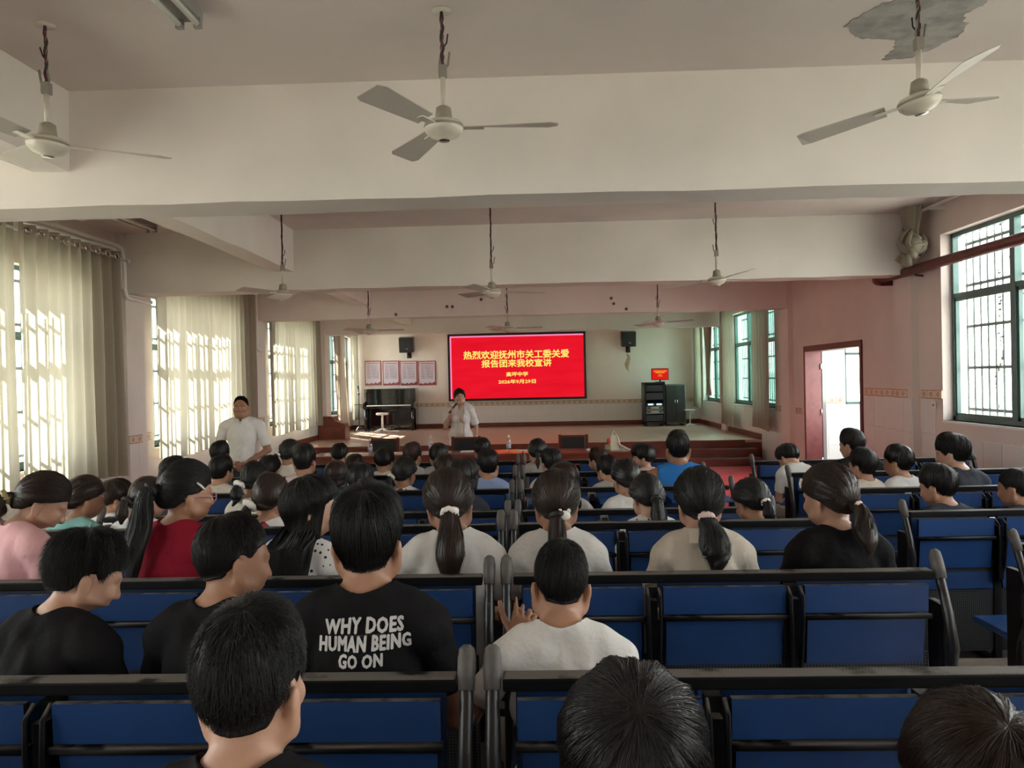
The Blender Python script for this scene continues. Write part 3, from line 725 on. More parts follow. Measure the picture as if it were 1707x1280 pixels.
# ------------------------------------------------------------------ upright piano and stool
PIANO = mat('piano_black', (0.006, 0.006, 0.007), 0.06, coat=0.6)
IVORY = mat('piano_ivory', (0.80, 0.78, 0.70), 0.3)
pl = at(606, 714, 19.7); prr = at(692, 714, 19.7); Wp = prr.x - pl.x; Hp = at(606, 647.5, 19.7).z - SZ - 0.02
pn = empty('upright_piano', ((pl.x + prr.x) / 2, 19.9, SZ), label='glossy black upright piano with open keyboard under the notice boards', cat='piano')
hw = Wp / 2
MB().box(-hw + 0.03, hw - 0.03, 0.0, 0.42, 0.04, Hp - 0.03).build('case', PIANO, pn)
MB().box(-hw, hw, -0.03, 0.45, Hp - 0.03, Hp, bev=0.006).build('lid', PIANO, pn)
for s in (-1, 1): MB().box(min(s * hw, s * (hw - 0.045)), max(s * hw, s * (hw - 0.045)), -0.24, 0.43, 0.0, Hp - 0.03, bev=0.008).prism([], 0, 0) if False else MB().prism([(-0.02, 0.0), (0.43, 0.0), (0.43, Hp - 0.03), (-0.02, Hp - 0.03), (-0.02, 0.78), (-0.24, 0.74), (-0.24, 0.60), (-0.02, 0.57)], s * hw, s * (hw - 0.045), axis='X').build('side_panel', PIANO, pn)
MB().box(-hw + 0.045, hw - 0.045, -0.24, 0.0, 0.60, 0.66, bev=0.006).build('key_bed', PIANO, pn)
ks = MB().box(-hw + 0.10, hw - 0.10, -0.235, -0.09, 0.66, 0.685).build('keys', IVORY, pn)
m = MB(); n = 36
for i in range(n):
    if i % 7 in (2, 6): continue
    x = -hw + 0.10 + (i + 1) * (2 * hw - 0.2) / n; m.box(x - 0.008, x + 0.008, -0.19, -0.09, 0.685, 0.70)
m.build('black_keys', PIANO, ks)
MB().box(-hw + 0.05, hw - 0.05, -0.09, -0.06, 0.69, 0.82, bev=0.004, M=Matrix.Rotation(R(-6), 4, 'X')).build('fallboard', PIANO, pn)
MB().box(-hw + 0.05, hw - 0.05, -0.015, 0.0, 0.86, Hp - 0.06, bev=0.004).build('music_panel', PIANO, pn)
for s in (-1, 1): MB().tube([(s * (hw - 0.06), -0.19, 0.0), (s * (hw - 0.06), -0.19, 0.6)], [0.03, 0.042], 10).build('leg', PIANO, pn)
for x in (-0.08, 0.0, 0.08): MB().box(x - 0.02, x + 0.02, -0.10, 0.0, 0.05, 0.065, bev=0.004).build('pedal', mat('brass', (0.6, 0.42, 0.15), 0.3, metal=1.0), pn)
MB().box(-hw + 0.03, hw - 0.03, -0.02, 0.0, 0.06, 0.57, bev=0.004).build('lower_panel', PIANO, pn)
WST = mat('white_stool', (0.85, 0.84, 0.80), 0.3)
p = at(638, 717, 19.1)
so = empty('piano_stool', (p.x, 19.1, SZ), label='white round stool on a star base before the piano', cat='stool')
MB().lathe([(0.0, 0.45), (0.13, 0.45), (0.165, 0.465), (0.165, 0.495), (0.14, 0.51), (0.0, 0.51)], 24).build('seat', WST, so)
MB().lathe([(0.03, 0.08), (0.026, 0.45)], 14).build('column', WST, so)
for k in range(5):
    a = 2 * math.pi * k / 5 + 0.4
    MB().tube([(0.02 * math.cos(a), 0.02 * math.sin(a), 0.10), (0.13 * math.cos(a), 0.13 * math.sin(a), 0.06), (0.22 * math.cos(a), 0.22 * math.sin(a), 0.025)], [0.026, 0.022, 0.018], 8, flat=0.8).build('foot', WST, so)
p = at(655, 714, 19.35)
rg = empty('power_strip', (p.x, 19.35, SZ), label='white power strip lying on the stage beside piano stool', cat='power strip')
MB().box(-0.16, 0.16, -0.03, 0.03, 0, 0.04, bev=0.006).build('body', WHITEP, rg)
for k in range(5): MB().box(-0.13 + k * 0.06, -0.10 + k * 0.06, -0.015, 0.015, 0.039, 0.042).build('socket', BLACKM, rg)

# microphone stand
p = at(599, 714, 19.4)
ms = empty('microphone_stand', (p.x, 19.4, SZ), label='thin black microphone stand in the curtained stage corner', cat='stand')
MB().tube([(0, 0, 0.05), (0.0, 0, 1.13)], 0.012, 8).build('pole', BLACKM, ms)
for k in range(3):
    a = 2 * math.pi * k / 3 + 0.3; MB().tube([(0, 0, 0.14), (0.26 * math.cos(a), 0.26 * math.sin(a), 0.012)], 0.011, 6).build('leg', BLACKM, ms)
MB().ball((0, 0, 1.0), (0.03, 0.03, 0.035)).build('clutch', BLACKM, ms)
MB().tube([(-0.12, 0, 0.72), (0.08, 0, 0.72)], 0.012, 6).build('cross_clamp', BLACKM, ms)
MB().tube([(0, 0, 1.13), (-0.01, -0.03, 1.2)], [0.018, 0.026], 8).build('clip', BLACKM, ms)

# ------------------------------------------------------------------ wooden lectern lying by the wall
LECT = mat('lectern_wood', (0.22, 0.055, 0.03), 0.35, noise=0.35, nscale=3)
a = at(521, 735, 17.0); b = at(565, 731, 17.0)
w_ = b.x - a.x
le = empty('lectern', (max((a.x + b.x) / 2, XL + 0.04 + w_ / 2), 17.25, SZ), label='red brown wooden lectern with stepped top by the curtains', cat='lectern')
MB().box(-w_ / 2, w_ / 2, -0.2, 0.25, 0.0, 0.30, bev=0.006).build('base', LECT, le)
MB().prism([(-w_ / 2 + 0.02, 0.30), (w_ / 2 - 0.02, 0.30), (w_ / 2 - 0.02, 0.36), (0.06, 0.42), (0.02, 0.52), (-w_ / 2 + 0.02, 0.53)], -0.19, 0.24).build('top', LECT, le)
MB().box(-w_ / 2 + 0.05, w_ / 2 - 0.05, -0.206, -0.199, 0.04, 0.26).build('front_panel', LECT, le)

# ------------------------------------------------------------------ equipment rack, cabinet, monitor, small stand
RACK = mat('rack_black', (0.015, 0.015, 0.018), 0.4)
DEV = mat('device_dark', (0.05, 0.055, 0.065), 0.4); DEVS = mat('device_silver', (0.62, 0.62, 0.58), 0.35)
a = at(1075, 709, 19.5); b = at(1110, 709, 19.5); w_ = b.x - a.x; Hk = at(1075, 637.5, 19.5).z - SZ
rk = empty('equipment_rack', ((a.x + b.x) / 2, 19.75, SZ), label='open black rack of audio equipment beneath the small red monitor', cat='rack')
MB().box(-w_ / 2, -w_ / 2 + 0.05, -0.25, 0.25, 0.06, Hk).build('side_panel', RACK, rk); MB().box(w_ / 2 - 0.05, w_ / 2, -0.25, 0.25, 0.06, Hk).build('side_panel', RACK, rk)
MB().box(-w_ / 2, w_ / 2, -0.25, 0.25, Hk - 0.05, Hk, bev=0.004).build('top_panel', RACK, rk); MB().box(-w_ / 2, w_ / 2, -0.25, 0.25, 0.06, 0.12).build('bottom_panel', RACK, rk)
MB().box(-w_ / 2, w_ / 2, 0.23, 0.25, 0.1, Hk).build('back_panel', RACK, rk)
for k, (z, hh, m_) in enumerate([(0.92, 0.16, DEV), (0.70, 0.18, DEV), (0.54, 0.07, DEV), (0.445, 0.075, DEVS), (0.34, 0.075, DEVS), (0.14, 0.16, DEV)]):
    z *= Hk / 1.16
    d = MB().box(-w_ / 2 + 0.055, w_ / 2 - 0.055, -0.24, 0.1, z, z + hh, bev=0.004).build('device', m_, rk)
    if m_ is DEVS:
        for s in (-1, 1): MB().box(s * 0.15 - 0.05, s * 0.15 + 0.05, -0.243, -0.239, z + 0.02, z + hh - 0.015).build('meter', BLACKM, d)
        for q in range(4): MB().lathe([(0.012, -0.252), (0.012, -0.24)], 10, c=(-0.06 + 0.04 * q, 0, z + 0.035), axis='Y').build('knob', BLACKM, d)
    if k == 2:
        for s in (-1, 1): MB().box(s * 0.11 - 0.07, s * 0.11 + 0.07, -0.243, -0.239, z + 0.015, z + hh - 0.01).build('display', emit('pale_blue_display', (0.85, 0.97, 1.0)), d)
for sx in (-1, 1):
    for sy in (-1, 1): MB().lathe([(0.03, 0), (0.03, 0.06)], 10, c=(sx * (w_ / 2 - 0.06), sy * 0.18, 0)).build('caster', RACK, rk)
c0 = at(1111, 706, 19.6); c1 = at(1144, 706, 19.6); w2 = c1.x - c0.x
STEELG = mat('smoked_glass_door', (0.05, 0.055, 0.055), 0.08, metal=0.3, coat=0.5)
cb = empty('equipment_cabinet', ((c0.x + c1.x) / 2, 19.8, SZ), label='grey glass fronted equipment cabinet beside the open rack', cat='cabinet')
Hc_ = Hk - 0.06
MB().box(-w2 / 2, w2 / 2, -0.2, 0.28, 0.05, Hc_, bev=0.006).build('body', mat('cabinet_grey', (0.16, 0.17, 0.165), 0.3, metal=0.4), cb)
for s in (-1, 1):
    d = MB().box(min(0.006 * s, s * (w2 / 2 - 0.02)), max(0.006 * s, s * (w2 / 2 - 0.02)), -0.222, -0.2, 0.09, Hc_ - 0.03, bev=0.004).build('door', STEELG, cb)
    MB().tube([(s * 0.03, -0.24, 0.55), (s * 0.03, -0.24, 0.68)], 0.008, 6).build('handle', CHROME, d)
for sx in (-1, 1): MB().box(sx * (w2 / 2 - 0.06) - 0.03, sx * (w2 / 2 - 0.06) + 0.03, -0.15, 0.2, 0, 0.05).build('foot', RACK, cb)
a = at(1086, 633.5, 19.7); b = at(1114.5, 613.5, 19.7)
mo = empty('monitor', ((a.x + b.x) / 2, 19.75, SZ + Hk), label='small flat monitor with red picture standing on the equipment rack', cat='monitor')
zb = a.z - SZ - Hk; w_ = b.x - a.x; hh = b.z - a.z
MB().box(-w_ / 2, w_ / 2, -0.06, -0.02, zb, zb + hh, bev=0.005).build('housing', BLACKM, mo)
dd = MB().box(-w_ / 2 + 0.015, w_ / 2 - 0.015, -0.064, -0.06, zb + 0.015, zb + hh - 0.015).build('display', emit('red_monitor', (0.86, 0.12, 0.10)), mo)
YO = emit('orange_lettering', (1.0, 0.75, 0.25))
for body, ww, zz, h_ in [('热烈欢迎抚州市关工委关爱', 0.34, 0.235, 0.032), ('报告团来我校宣讲', 0.24, 0.195, 0.032), ('高坪中学', 0.08, 0.14, 0.022), ('2026年9月29日', 0.12, 0.105, 0.022)]:
    print_on(text_mesh(body, width=ww, height=h_, bold=0.02), YO, dd, (0, -0.0645, zb + zz * hh / 0.31))
MB().box(-0.02, 0.02, -0.05, -0.03, 0.01, zb + 0.03).build('neck', BLACKM, mo); MB().box(-0.11, 0.11, -0.1, 0.06, 0, 0.012, bev=0.003).build('base', BLACKM, mo)
p = at(1151, 707, 19.3)
sn = empty('small_stand_table', (p.x, 19.35, SZ), label='small pale stand table with splayed feet beside the cabinet', cat='stand')
GW = mat('dusty_pale_metal', (0.55, 0.52, 0.47), 0.5)
MB().box(-0.12, 0.12, -0.12, 0.12, 0.40, 0.425, bev=0.005).build('top', GW, sn); MB().tube([(0, 0, 0.05), (0, 0, 0.4)], 0.016, 8).build('column', GW, sn)
for k in range(4):
    a_ = math.pi / 4 + k * math.pi / 2; MB().tube([(0, 0, 0.07), (0.17 * math.cos(a_), 0.17 * math.sin(a_), 0.015)], 0.014, 6).build('foot', GW, sn)

# stain on the wall below the second speaker
STN = mat('brown_damp_stain', (0.58, 0.42, 0.28), 0.9, noise=0.3, nscale=14)
p = at(1046, 603, YF)
r_ = random.Random(5)
out = [(0.06 * math.cos(a) * r_.uniform(.6, 1.2) + .02 * math.sin(a * 3), 0.26 * math.sin(a) * r_.uniform(.8, 1.1)) for a in [2 * math.pi * k / 20 for k in range(20)]]
MB().prism(out, -0.0025, 0.0005).build('damp_stain', STN, WF, loc=(p.x, YF, p.z))

# ------------------------------------------------------------------ speakers' table before the stage, with chairs
TBL = mat('table_wood', (0.20, 0.055, 0.035), 0.22, noise=0.3, nscale=3, coat=0.3)
TY = 10.2
def table(px0, px1, label):
    a = at(px0, 750, TY); b = at(px1, 750, TY); w = b.x - a.x
    e = empty('conference_table', ((a.x + b.x) / 2, TY, 0.012), label=label, cat='table', group="speakers' tables")
    MB().box(-w / 2, w / 2, -0.28, 0.28, 0.72, 0.755, bev=0.008).build('top', TBL, e)
    MB().box(-w / 2 + 0.03, w / 2 - 0.03, -0.25, -0.23, 0.12, 0.72).build('front_panel', TBL, e)
    for s in (-1, 1): MB().box(min(s * (w / 2 - 0.06), s * (w / 2 - 0.02)), max(s * (w / 2 - 0.06), s * (w / 2 - 0.02)), -0.23, 0.26, 0, 0.72).build('side_panel', TBL, e)
    MB().box(-w / 2 + 0.06, w / 2 - 0.06, -0.2, 0.24, 0.55, 0.57).build('shelf', TBL, e)
    return e
table(525, 697, "red brown speakers' table with water bottle nearest the standing man")
table(699, 871, "red brown middle speakers' table in front of the standing woman")
table(873, 1048, "red brown speakers' table carrying the cream handbag")
LEATH = mat('black_leather', (0.02, 0.021, 0.022), 0.38, bump=0.05, bscale=60)
CHW = mat('chair_red_wood', (0.16, 0.03, 0.02), 0.3, noise=0.2, nscale=5)
def armchair(px, label):
    p = at(px, 742, 10.95)
    e = empty('conference_chair', (p.x, 10.95, 0.012), label=label, cat='chair', group='leather chairs behind the tables')
    W2 = 0.20
    for s in (-1, 1):
        MB().box(s * W2 - 0.02, s * W2 + 0.02, 0.18, 0.23, 0, 0.90, bev=0.006).build('back_post', CHW, e)
        MB().box(s * W2 - 0.02, s * W2 + 0.02, -0.25, -0.2, 0, 0.62, bev=0.006).build('leg', CHW, e)
        MB().box(s * W2 - 0.025, s * W2 + 0.025, -0.26, 0.2, 0.62, 0.655, bev=0.008).build('armrest', CHW, e)
    MB().box(-W2, W2, 0.18, 0.23, 0.86, 0.89, bev=0.006).build('top_rail', CHW, e)
    MB().box(-W2 + 0.02, W2 - 0.02, 0.155, 0.225, 0.50, 0.865, bev=0.02).build('backrest', LEATH, e)
    MB().box(-W2 + 0.01, W2 - 0.01, -0.24, 0.19, 0.38, 0.47, bev=0.025).build('seat', LEATH, e)
armchair(637, 'black leather chair with red wooden frame before the piano stool')
armchair(775, 'black leather chair with red wooden frame before the standing woman')
armchair(957, 'black leather chair with red wooden frame beside the cream handbag')
BOT = glass('bottle_plastic', (0.93, 0.95, 0.97), 0.05, 0.12)
BLAB = mat('bottle_label', (0.62, 0.60, 0.75), 0.4, noise=0.6, nscale=30); BCAP = mat('bottle_cap', (0.85, 0.84, 0.82), 0.4)
def bottle(px, y, label):
    p = at(px, 750, y)
    e = empty('water_bottle', (p.x, y, 0.767), label=label, cat='bottle', group='water bottles on the tables')
    MB().lathe([(0.026, 0.0), (0.031, 0.006), (0.031, 0.14), (0.027, 0.165), (0.013, 0.19), (0.013, 0.2)], 18).build('body', BOT, e)
    MB().lathe([(0.0318, 0.05), (0.0318, 0.12)], 18).build('label_band', BLAB, e)
    MB().lathe([(0.0155, 0.197), (0.0155, 0.222), (0.012, 0.225)], 14).build('cap', BCAP, e)
bottle(617, 10.02, 'clear water bottle with violet band nearest the standing man')
bottle(718, 10.3, 'clear water bottle standing left of the middle leather chair'.replace('left of', 'beside'))
bottle(848, 10.15, 'clear water bottle on the red reflecting table between two chairs')
def paper(px, y, w, d, rz, label):
    p = at(px, 750, y)
    o = tag(MB().box(-w / 2, w / 2, -d / 2, d / 2, 0, 0.004).build('paper_sheet', mat('paper', (0.82, 0.79, 0.76), 0.7)), label, 'paper', "papers on the speakers' tables"); o.location = (p.x, y, 0.767); o.rotation_euler = (0, 0, rz)
for px, y, w, d, rz, l in [(560, 10.2, .3, .21, .1, 'white paper sheet at the table end near the standing man'), (598, 10.25, .28, .2, -.05, 'white paper sheet behind the violet banded bottle'), (668, 10.25, .21, .29, .1, 'white paper sheet between the first and middle chair'), (786, 10.3, .3, .21, 0, 'white paper sheet before the middle leather chair'), (880, 10.3, .28, .2, 0.1, 'white paper sheet on red reflecting table beside a bottle'), (995, 10.25, .28, .2, 0, 'white paper sheet beside the cream handbag')]:
    paper(px, y, w, d, rz, l)
# the cream handbag with red charm
p = at(1024, 752, 10.2)
hb = empty('handbag', (p.x, 10.2, 0.767), label='cream handbag with drawn up handle and red charm on the table', cat='bag')
CREAM = mat('cream_leather', (0.72, 0.68, 0.55), 0.4); OLIVE = mat('olive_canvas', (0.30, 0.29, 0.16), 0.7)
MB().add([(-0.09, -0.06, 0), (0.09, -0.06, 0), (0.09, 0.06, 0), (-0.09, 0.06, 0), (-0.03, -0.02, 0.2), (0.035, -0.02, 0.2), (0.035, 0.02, 0.2), (-0.03, 0.02, 0.2)], [(0, 1, 2, 3), (4, 5, 6, 7), (0, 1, 5, 4), (1, 2, 6, 5), (2, 3, 7, 6), (3, 0, 4, 7)]).build('body', CREAM, hb)
MB().tube([(-0.08, -0.065, 0.02), (-0.045, -0.04, 0.15), (0.0, -0.01, 0.27), (0.045, -0.04, 0.17), (0.085, -0.065, 0.02)], 0.009, 8).build('handle', CREAM, hb)
MB().tube([(0.03, -0.065, 0.09), (0.11, -0.12, 0.05), (0.19, -0.16, 0.012), (0.22, -0.2, 0.008)], 0.009, 8).build('strap', mat('white_strap', (0.85, 0.8, 0.75), 0.5), hb)
MB().ball((-0.08, -0.07, 0.12), (0.028, 0.02, 0.045), 12, 8).build('charm', mat('red_charm', (0.6, 0.06, 0.06), 0.5), hb)
MB().box(-0.13, -0.05, -0.07, -0.03, 0.0, 0.075, bev=0.012).build('pouch', OLIVE, hb)

# ------------------------------------------------------------------ ceiling fans (at rest)
FANW = mat('fan_enamel', (0.60, 0.56, 0.48), 0.35); FANB = mat('fan_blade', (0.52, 0.49, 0.44), 0.45); WIRE = mat('dark_wire', (0.03, 0.018, 0.016), 0.7)
WIRER = mat('red_brown_wire', (0.12, 0.02, 0.03), 0.6); FANG = mat('fan_band', (0.30, 0.27, 0.21), 0.5); STEELH = mat('galvanised', (0.25, 0.23, 0.20), 0.5)
def fan(px, py, Y, ang, label, tilt=0.0, seed=0, straight=False):
    h_ = at(px, py, Y); r_ = random.Random(seed)
    e = empty('ceiling_fan', (h_.x, Y, h_.z), label=label, cat='ceiling fan', group='ceiling fans')
    top = ZC - h_.z
    M_ = Matrix.Rotation(tilt, 4, 'Y')
    mt = MB().lathe([(0.0, -0.055), (0.03, -0.055), (0.036, -0.045), (0.07, -0.035), (0.093, -0.012), (0.098, 0.0), (0.098, 0.022), (0.088, 0.034), (0.05, 0.045), (0.0, 0.05)], 32).build('motor', FANW, e, rot=(0, tilt, 0))
    MB().lathe([(0.0985, 0.004), (0.1, 0.008), (0.1, 0.013), (0.0985, 0.017)], 32).build('band', FANG, mt)
    MB().lathe([(0.0, -0.058), (0.028, -0.058), (0.033, -0.05)], 20).build('bottom_cap', CHROME, mt)
    for k in range(3):
        a = ang + k * 2 * math.pi / 3
        br = MB().box(0.085, 0.20, -0.022, 0.022, 0.004, 0.010, M=Matrix.Rotation(a, 4, 'Z')).build('blade_arm', FANW, mt)
        n = 10; vs = []
        for i in range(n + 1):
            t_ = i / n; x = 0.15 + 0.42 * t_; wv_ = 0.045 + 0.038 * t_ if t_ < 0.93 else 0.06
            for s in (-1, 1):
                for dz in (0.0, 0.004): vs.append(Matrix.Rotation(a, 4, 'Z') @ Vector((x, s * wv_, 0.010 + s * 0.014 + dz)))
        fs = []
        for i in range(n):
            o_ = i * 4; fs += [(o_, o_ + 4, o_ + 6, o_ + 2), (o_ + 1, o_ + 3, o_ + 7, o_ + 5), (o_, o_ + 1, o_ + 5, o_ + 4), (o_ + 2, o_ + 6, o_ + 7, o_ + 3)]
        fs += [(0, 2, 3, 1), (n * 4, n * 4 + 1, n * 4 + 3, n * 4 + 2)]
        MB().add(vs, fs).build('blade', FANB, mt)
    MB().lathe([(0.045, 0.045), (0.038, 0.105), (0.022, 0.115)], 16).build('cup', FANG, e)
    MB().tube([(0, 0, 0.10), (0, 0, 0.27)], 0.0135, 10).build('down_rod', FANW, e)
    MB().box(-0.02, 0.02, -0.02, 0.02, 0.26, 0.32, bev=0.005).build('shackle', STEELH, e)
    hk = -0.03 * r_.choice((-1, 1))
    MB().tube([(hk * 1.2, 0, 0.385), (hk * 0.9, 0, 0.32), (0, 0, 0.295), (-hk * 0.5, 0, 0.33), (-hk * 0.1, 0, 0.40), (0.0, 0, top)], 0.006, 8).build('hook', STEELH, e)
    for q, m_ in enumerate((WIRE, WIRER)):
        pts = [(0.0, 0.01, 0.30)]; nn = 14
        for i in range(1, nn):
            z = 0.30 + (top - 0.30) * i / nn; pts.append((0.004 * math.cos(i * 1.3 + q * 3) + r_.uniform(-.003, .003), 0.004 * math.sin(i * 1.3 + q * 3), z))
        pts.append((0.0, 0.0, top)); MB().tube(pts, 0.008 - 0.0025 * q, 6).build('wire', m_, e)
    for q in range(1):
        z = 0.33 + r_.uniform(0.0, min(0.3, top - 0.45)); s = r_.choice((-1, 1)); MB().tube([(0, 0.01, z), (s * 0.022, 0.01, z + 0.03), (s * 0.03, 0.0, z + 0.07)], 0.004, 5).build('wire_end', WIRE, e)
    MB().lathe([(0.05, top - 0.008), (0.05, top)], 16).build('ceiling_plate', FANW, e)
FS = [(80, 243, 3.75, 0.35, 'cream ceiling fan over the seats beside the eyelet curtain', 0.06), (740, 216, 3.75, 0.02, 'cream ceiling fan hanging before the nearest beam over middle aisle', 0), (1533, 172, 3.75, 0.5, 'tilted ceiling fan hanging below the peeled plaster patch', -0.18),
      (472, 491, 8.05, 0.0, 'ceiling fan before the second beam at the lengthwise beam', 0), (820, 488, 8.05, 0.15, 'ceiling fan before the second beam over the middle aisle', 0.03), (1195, 468, 8.05, 0.9, 'ceiling fan before the second beam on the doorway side', -0.1),
      (615, 552, 12.3, 0.05, 'ceiling fan before the third beam on the piano side', 0), (846, 548, 12.3, 0.0, 'ceiling fan hanging just above the red screen', 0), (1097, 539, 12.3, 0.0, 'ceiling fan before the third beam towards the equipment rack', -0.05)]
for i, f in enumerate(FS): fan(f[0], f[1], f[2], f[3], f[4], f[5], seed=i)
# ------------------------------------------------------------------ rows of blue folding benches with flap desks
def worn(name, col, rough, dust, amount):
    m = mat(name, col, rough, noise=1.0, nscale=7, col2=dust); return m
BLUE = mat('blue_board', (0.014, 0.055, 0.19), 0.38, noise=0.22, nscale=5, bump=0.03, bscale=40)
BLUETOP = mat('blue_desk_top', (0.022, 0.075, 0.25), 0.25, noise=0.2, nscale=6)
DUSTY = bpy.data.materials.new('dusty_black_metal'); DUSTY.use_nodes = True; MATS['dusty_black_metal'] = DUSTY
t = DUSTY.node_tree; b = t.nodes['Principled BSDF']; b.inputs['Roughness'].default_value = 0.55; b.inputs['Specular IOR Level'].default_value = 0.12
geo = t.nodes.new('ShaderNodeNewGeometry'); tc = t.nodes.new('ShaderNodeTexCoord'); nz = t.nodes.new('ShaderNodeTexNoise'); nz.inputs['Scale'].default_value = 9; nz.inputs['Detail'].default_value = 6
t.links.new(tc.outputs['Object'], nz.inputs['Vector']); sp = t.nodes.new('ShaderNodeSeparateXYZ'); t.links.new(geo.outputs['Normal'], sp.inputs[0])
mr = t.nodes.new('ShaderNodeMapRange'); mr.inputs[1].default_value = 0.5; mr.inputs[2].default_value = 0.95; t.links.new(sp.outputs['Z'], mr.inputs[0])
mr2 = t.nodes.new('ShaderNodeMapRange'); mr2.inputs[1].default_value = 0.36; mr2.inputs[2].default_value = 0.46; t.links.new(nz.outputs['Fac'], mr2.inputs[0])
ml = t.nodes.new('ShaderNodeMath'); ml.operation = 'MULTIPLY'; t.links.new(mr.outputs[0], ml.inputs[0]); t.links.new(mr2.outputs[0], ml.inputs[1])
mx = t.nodes.new('ShaderNodeMix'); mx.data_type = 'RGBA'; mx.inputs[6].default_value = (0.006, 0.006, 0.007, 1); mx.inputs[7].default_value = (0.13, 0.12, 0.11, 1)
t.links.new(ml.outputs[0], mx.inputs[0]); t.links.new(mx.outputs[2], b.inputs['Base Color'])
CAPG = mat('dusty_rubber_cap', (0.11, 0.10, 0.098), 0.6, noise=0.4, nscale=20)
PERF = bpy.data.materials.new('perforated_sheet'); PERF.use_nodes = True; t = PERF.node_tree; b = t.nodes['Principled BSDF']; b.inputs['Roughness'].default_value = 0.5
tc = t.nodes.new('ShaderNodeTexCoord'); vo = t.nodes.new('ShaderNodeTexVoronoi'); vo.inputs['Scale'].default_value = 85; vo.inputs['Randomness'].default_value = 0.0
t.links.new(tc.outputs['Object'], vo.inputs['Vector']); lt = t.nodes.new('ShaderNodeMath'); lt.operation = 'LESS_THAN'; lt.inputs[1].default_value = 0.30; t.links.new(vo.outputs['Distance'], lt.inputs[0])
mx = t.nodes.new('ShaderNodeMix'); mx.data_type = 'RGBA'; mx.inputs[6].default_value = (0.016, 0.017, 0.02, 1); mx.inputs[7].default_value = (0.10, 0.10, 0.11, 1)
t.links.new(lt.outputs[0], mx.inputs[0]); t.links.new(mx.outputs[2], b.inputs['Base Color'])

SP = 0.512; RT = 0.92
def board(x0, x1, yt, yb, zt, zb, th, name):
    """board hanging between (yt,zt) top and (yb,zb) bottom, blue face with dark edges"""
    m = MB()
    vs = [(x, y, z) for x in (x0, x1) for (y, z) in ((yt, zt), (yt - th, zt), (yb - th, zb), (yb, zb))]
    m.add(vs, [(1, 2, 6, 5)], 0).add(vs, [(3, 0, 4, 7)], 0).add(vs, [(0, 1, 5, 4), (2, 3, 7, 6), (0, 3, 2, 1), (4, 5, 6, 7)], 1)
    me = m.mesh(name, fix=False)
    bm = bmesh.new(); bm.from_mesh(me); bmesh.ops.remove_doubles(bm, verts=bm.verts[:], dist=1e-5); bmesh.ops.recalc_face_normals(bm, faces=bm.faces[:]); bm.to_mesh(me); bm.free()
    me.materials.append(BLUE); me.materials.append(DUSTY); return me
ME = {}
ME['flap_desk'] = board(0.035, SP - 0.035, -0.035, -0.03, RT - 0.042, RT - 0.142, 0.02, 'flap_desk')
me = MB().tube([(0.03, -0.060, RT - 0.155), (SP - 0.03, -0.060, RT - 0.155)], 0.010, 8).box(0.03, SP - 0.03, -0.062, -0.03, RT - 0.161, RT - 0.149).mesh('ledge_bar'); me.materials.append(DUSTY); ME['ledge_bar'] = me
ME['lower_panel'] = board(0.045, SP - 0.045, -0.030, -0.012, RT - 0.165, RT - 0.335, 0.016, 'lower_panel')
ME['backrest'] = board(0.03, SP - 0.03, 0.045, 0.0, RT - 0.02, RT - 0.46, 0.022, 'backrest')
me = MB().box(0.02, SP - 0.02, -0.012, -0.002, RT - 0.83, RT - 0.30).mesh('modesty_panel'); me.materials.append(PERF); ME['modesty_panel'] = me
m = MB().box(0.035, SP - 0.035, 0.07, 0.45, 0.405, 0.44, bev=0.012); me = m.mesh('seat'); me.materials.append(BLUETOP); ME['seat'] = me
m = MB().box(0.035, SP - 0.035, 0.075, 0.11, 0.42, 0.80, bev=0.012); me = m.mesh('seat_up'); me.materials.append(BLUETOP); ME['seat_up'] = me
m = MB()
vs = None
m.box(0.035, SP - 0.035, -0.285, -0.04, RT - 0.085, RT - 0.06, bev=0.008); me = m.mesh('desk_out'); me.materials.append(BLUETOP); ME['desk_out'] = me
# curved bracket pair that carries the flap, standing at each division
m = MB()
for sx in (-0.022, 0.022):
    m.tube([(sx, -0.035, RT - 0.05), (sx, -0.07, RT - 0.075), (sx * 0.95, -0.074, RT - 0.17), (sx * 0.8, -0.06, RT - 0.30), (sx * 0.6, -0.03, RT - 0.42)], 0.007, 7)
m.box(-0.014, 0.014, -0.055, -0.02, RT - 0.40, RT - 0.09)
me = m.mesh('bracket'); me.materials.append(DUSTY); ME['bracket'] = me
m = MB(); m.box(-0.02, 0.02, -0.02, 0.02, 0.0, RT - 0.05); m.box(-0.025, 0.025, -0.10, 0.32, 0.0, 0.035, bev=0.008); m.box(-0.016, 0.016, 0.02, 0.30, 0.37, 0.405)
me = m.mesh('leg_frame'); me.materials.append(BLACKM); ME['leg_frame'] = me
m = MB(); m.tube([(0, 0.01, RT + 0.02), (0, -0.02, RT - 0.04), (0, -0.065, RT - 0.14), (0, -0.10, RT - 0.26), (0, -0.075, RT - 0.36), (0, -0.03, RT - 0.46), (0, -0.01, RT - 0.6)], [0.017, 0.017, 0.018, 0.019, 0.018, 0.017, 0.015], 12)
m.box(-0.015, 0.015, -0.05, 0.05, 0.0, RT - 0.12, 1, bev=0.006); m.box(-0.02, 0.02, -0.14, 0.36, 0, 0.04, 1, bev=0.01)
me = m.mesh('end_post'); me.materials.append(BLACKM); me.materials.append(DUSTY); ME['end_post'] = me
m = MB(); m.tube([(0, -0.022, RT - 0.03), (0, -0.005, RT + 0.005), (0, 0.012, RT + 0.035), (0, 0.02, RT + 0.058), (0, 0.024, RT + 0.066)], [0.0205, 0.0225, 0.023, 0.019, 0.009], 14)
me = m.mesh('post_cap'); me.materials.append(CAPG); ME['post_cap'] = me
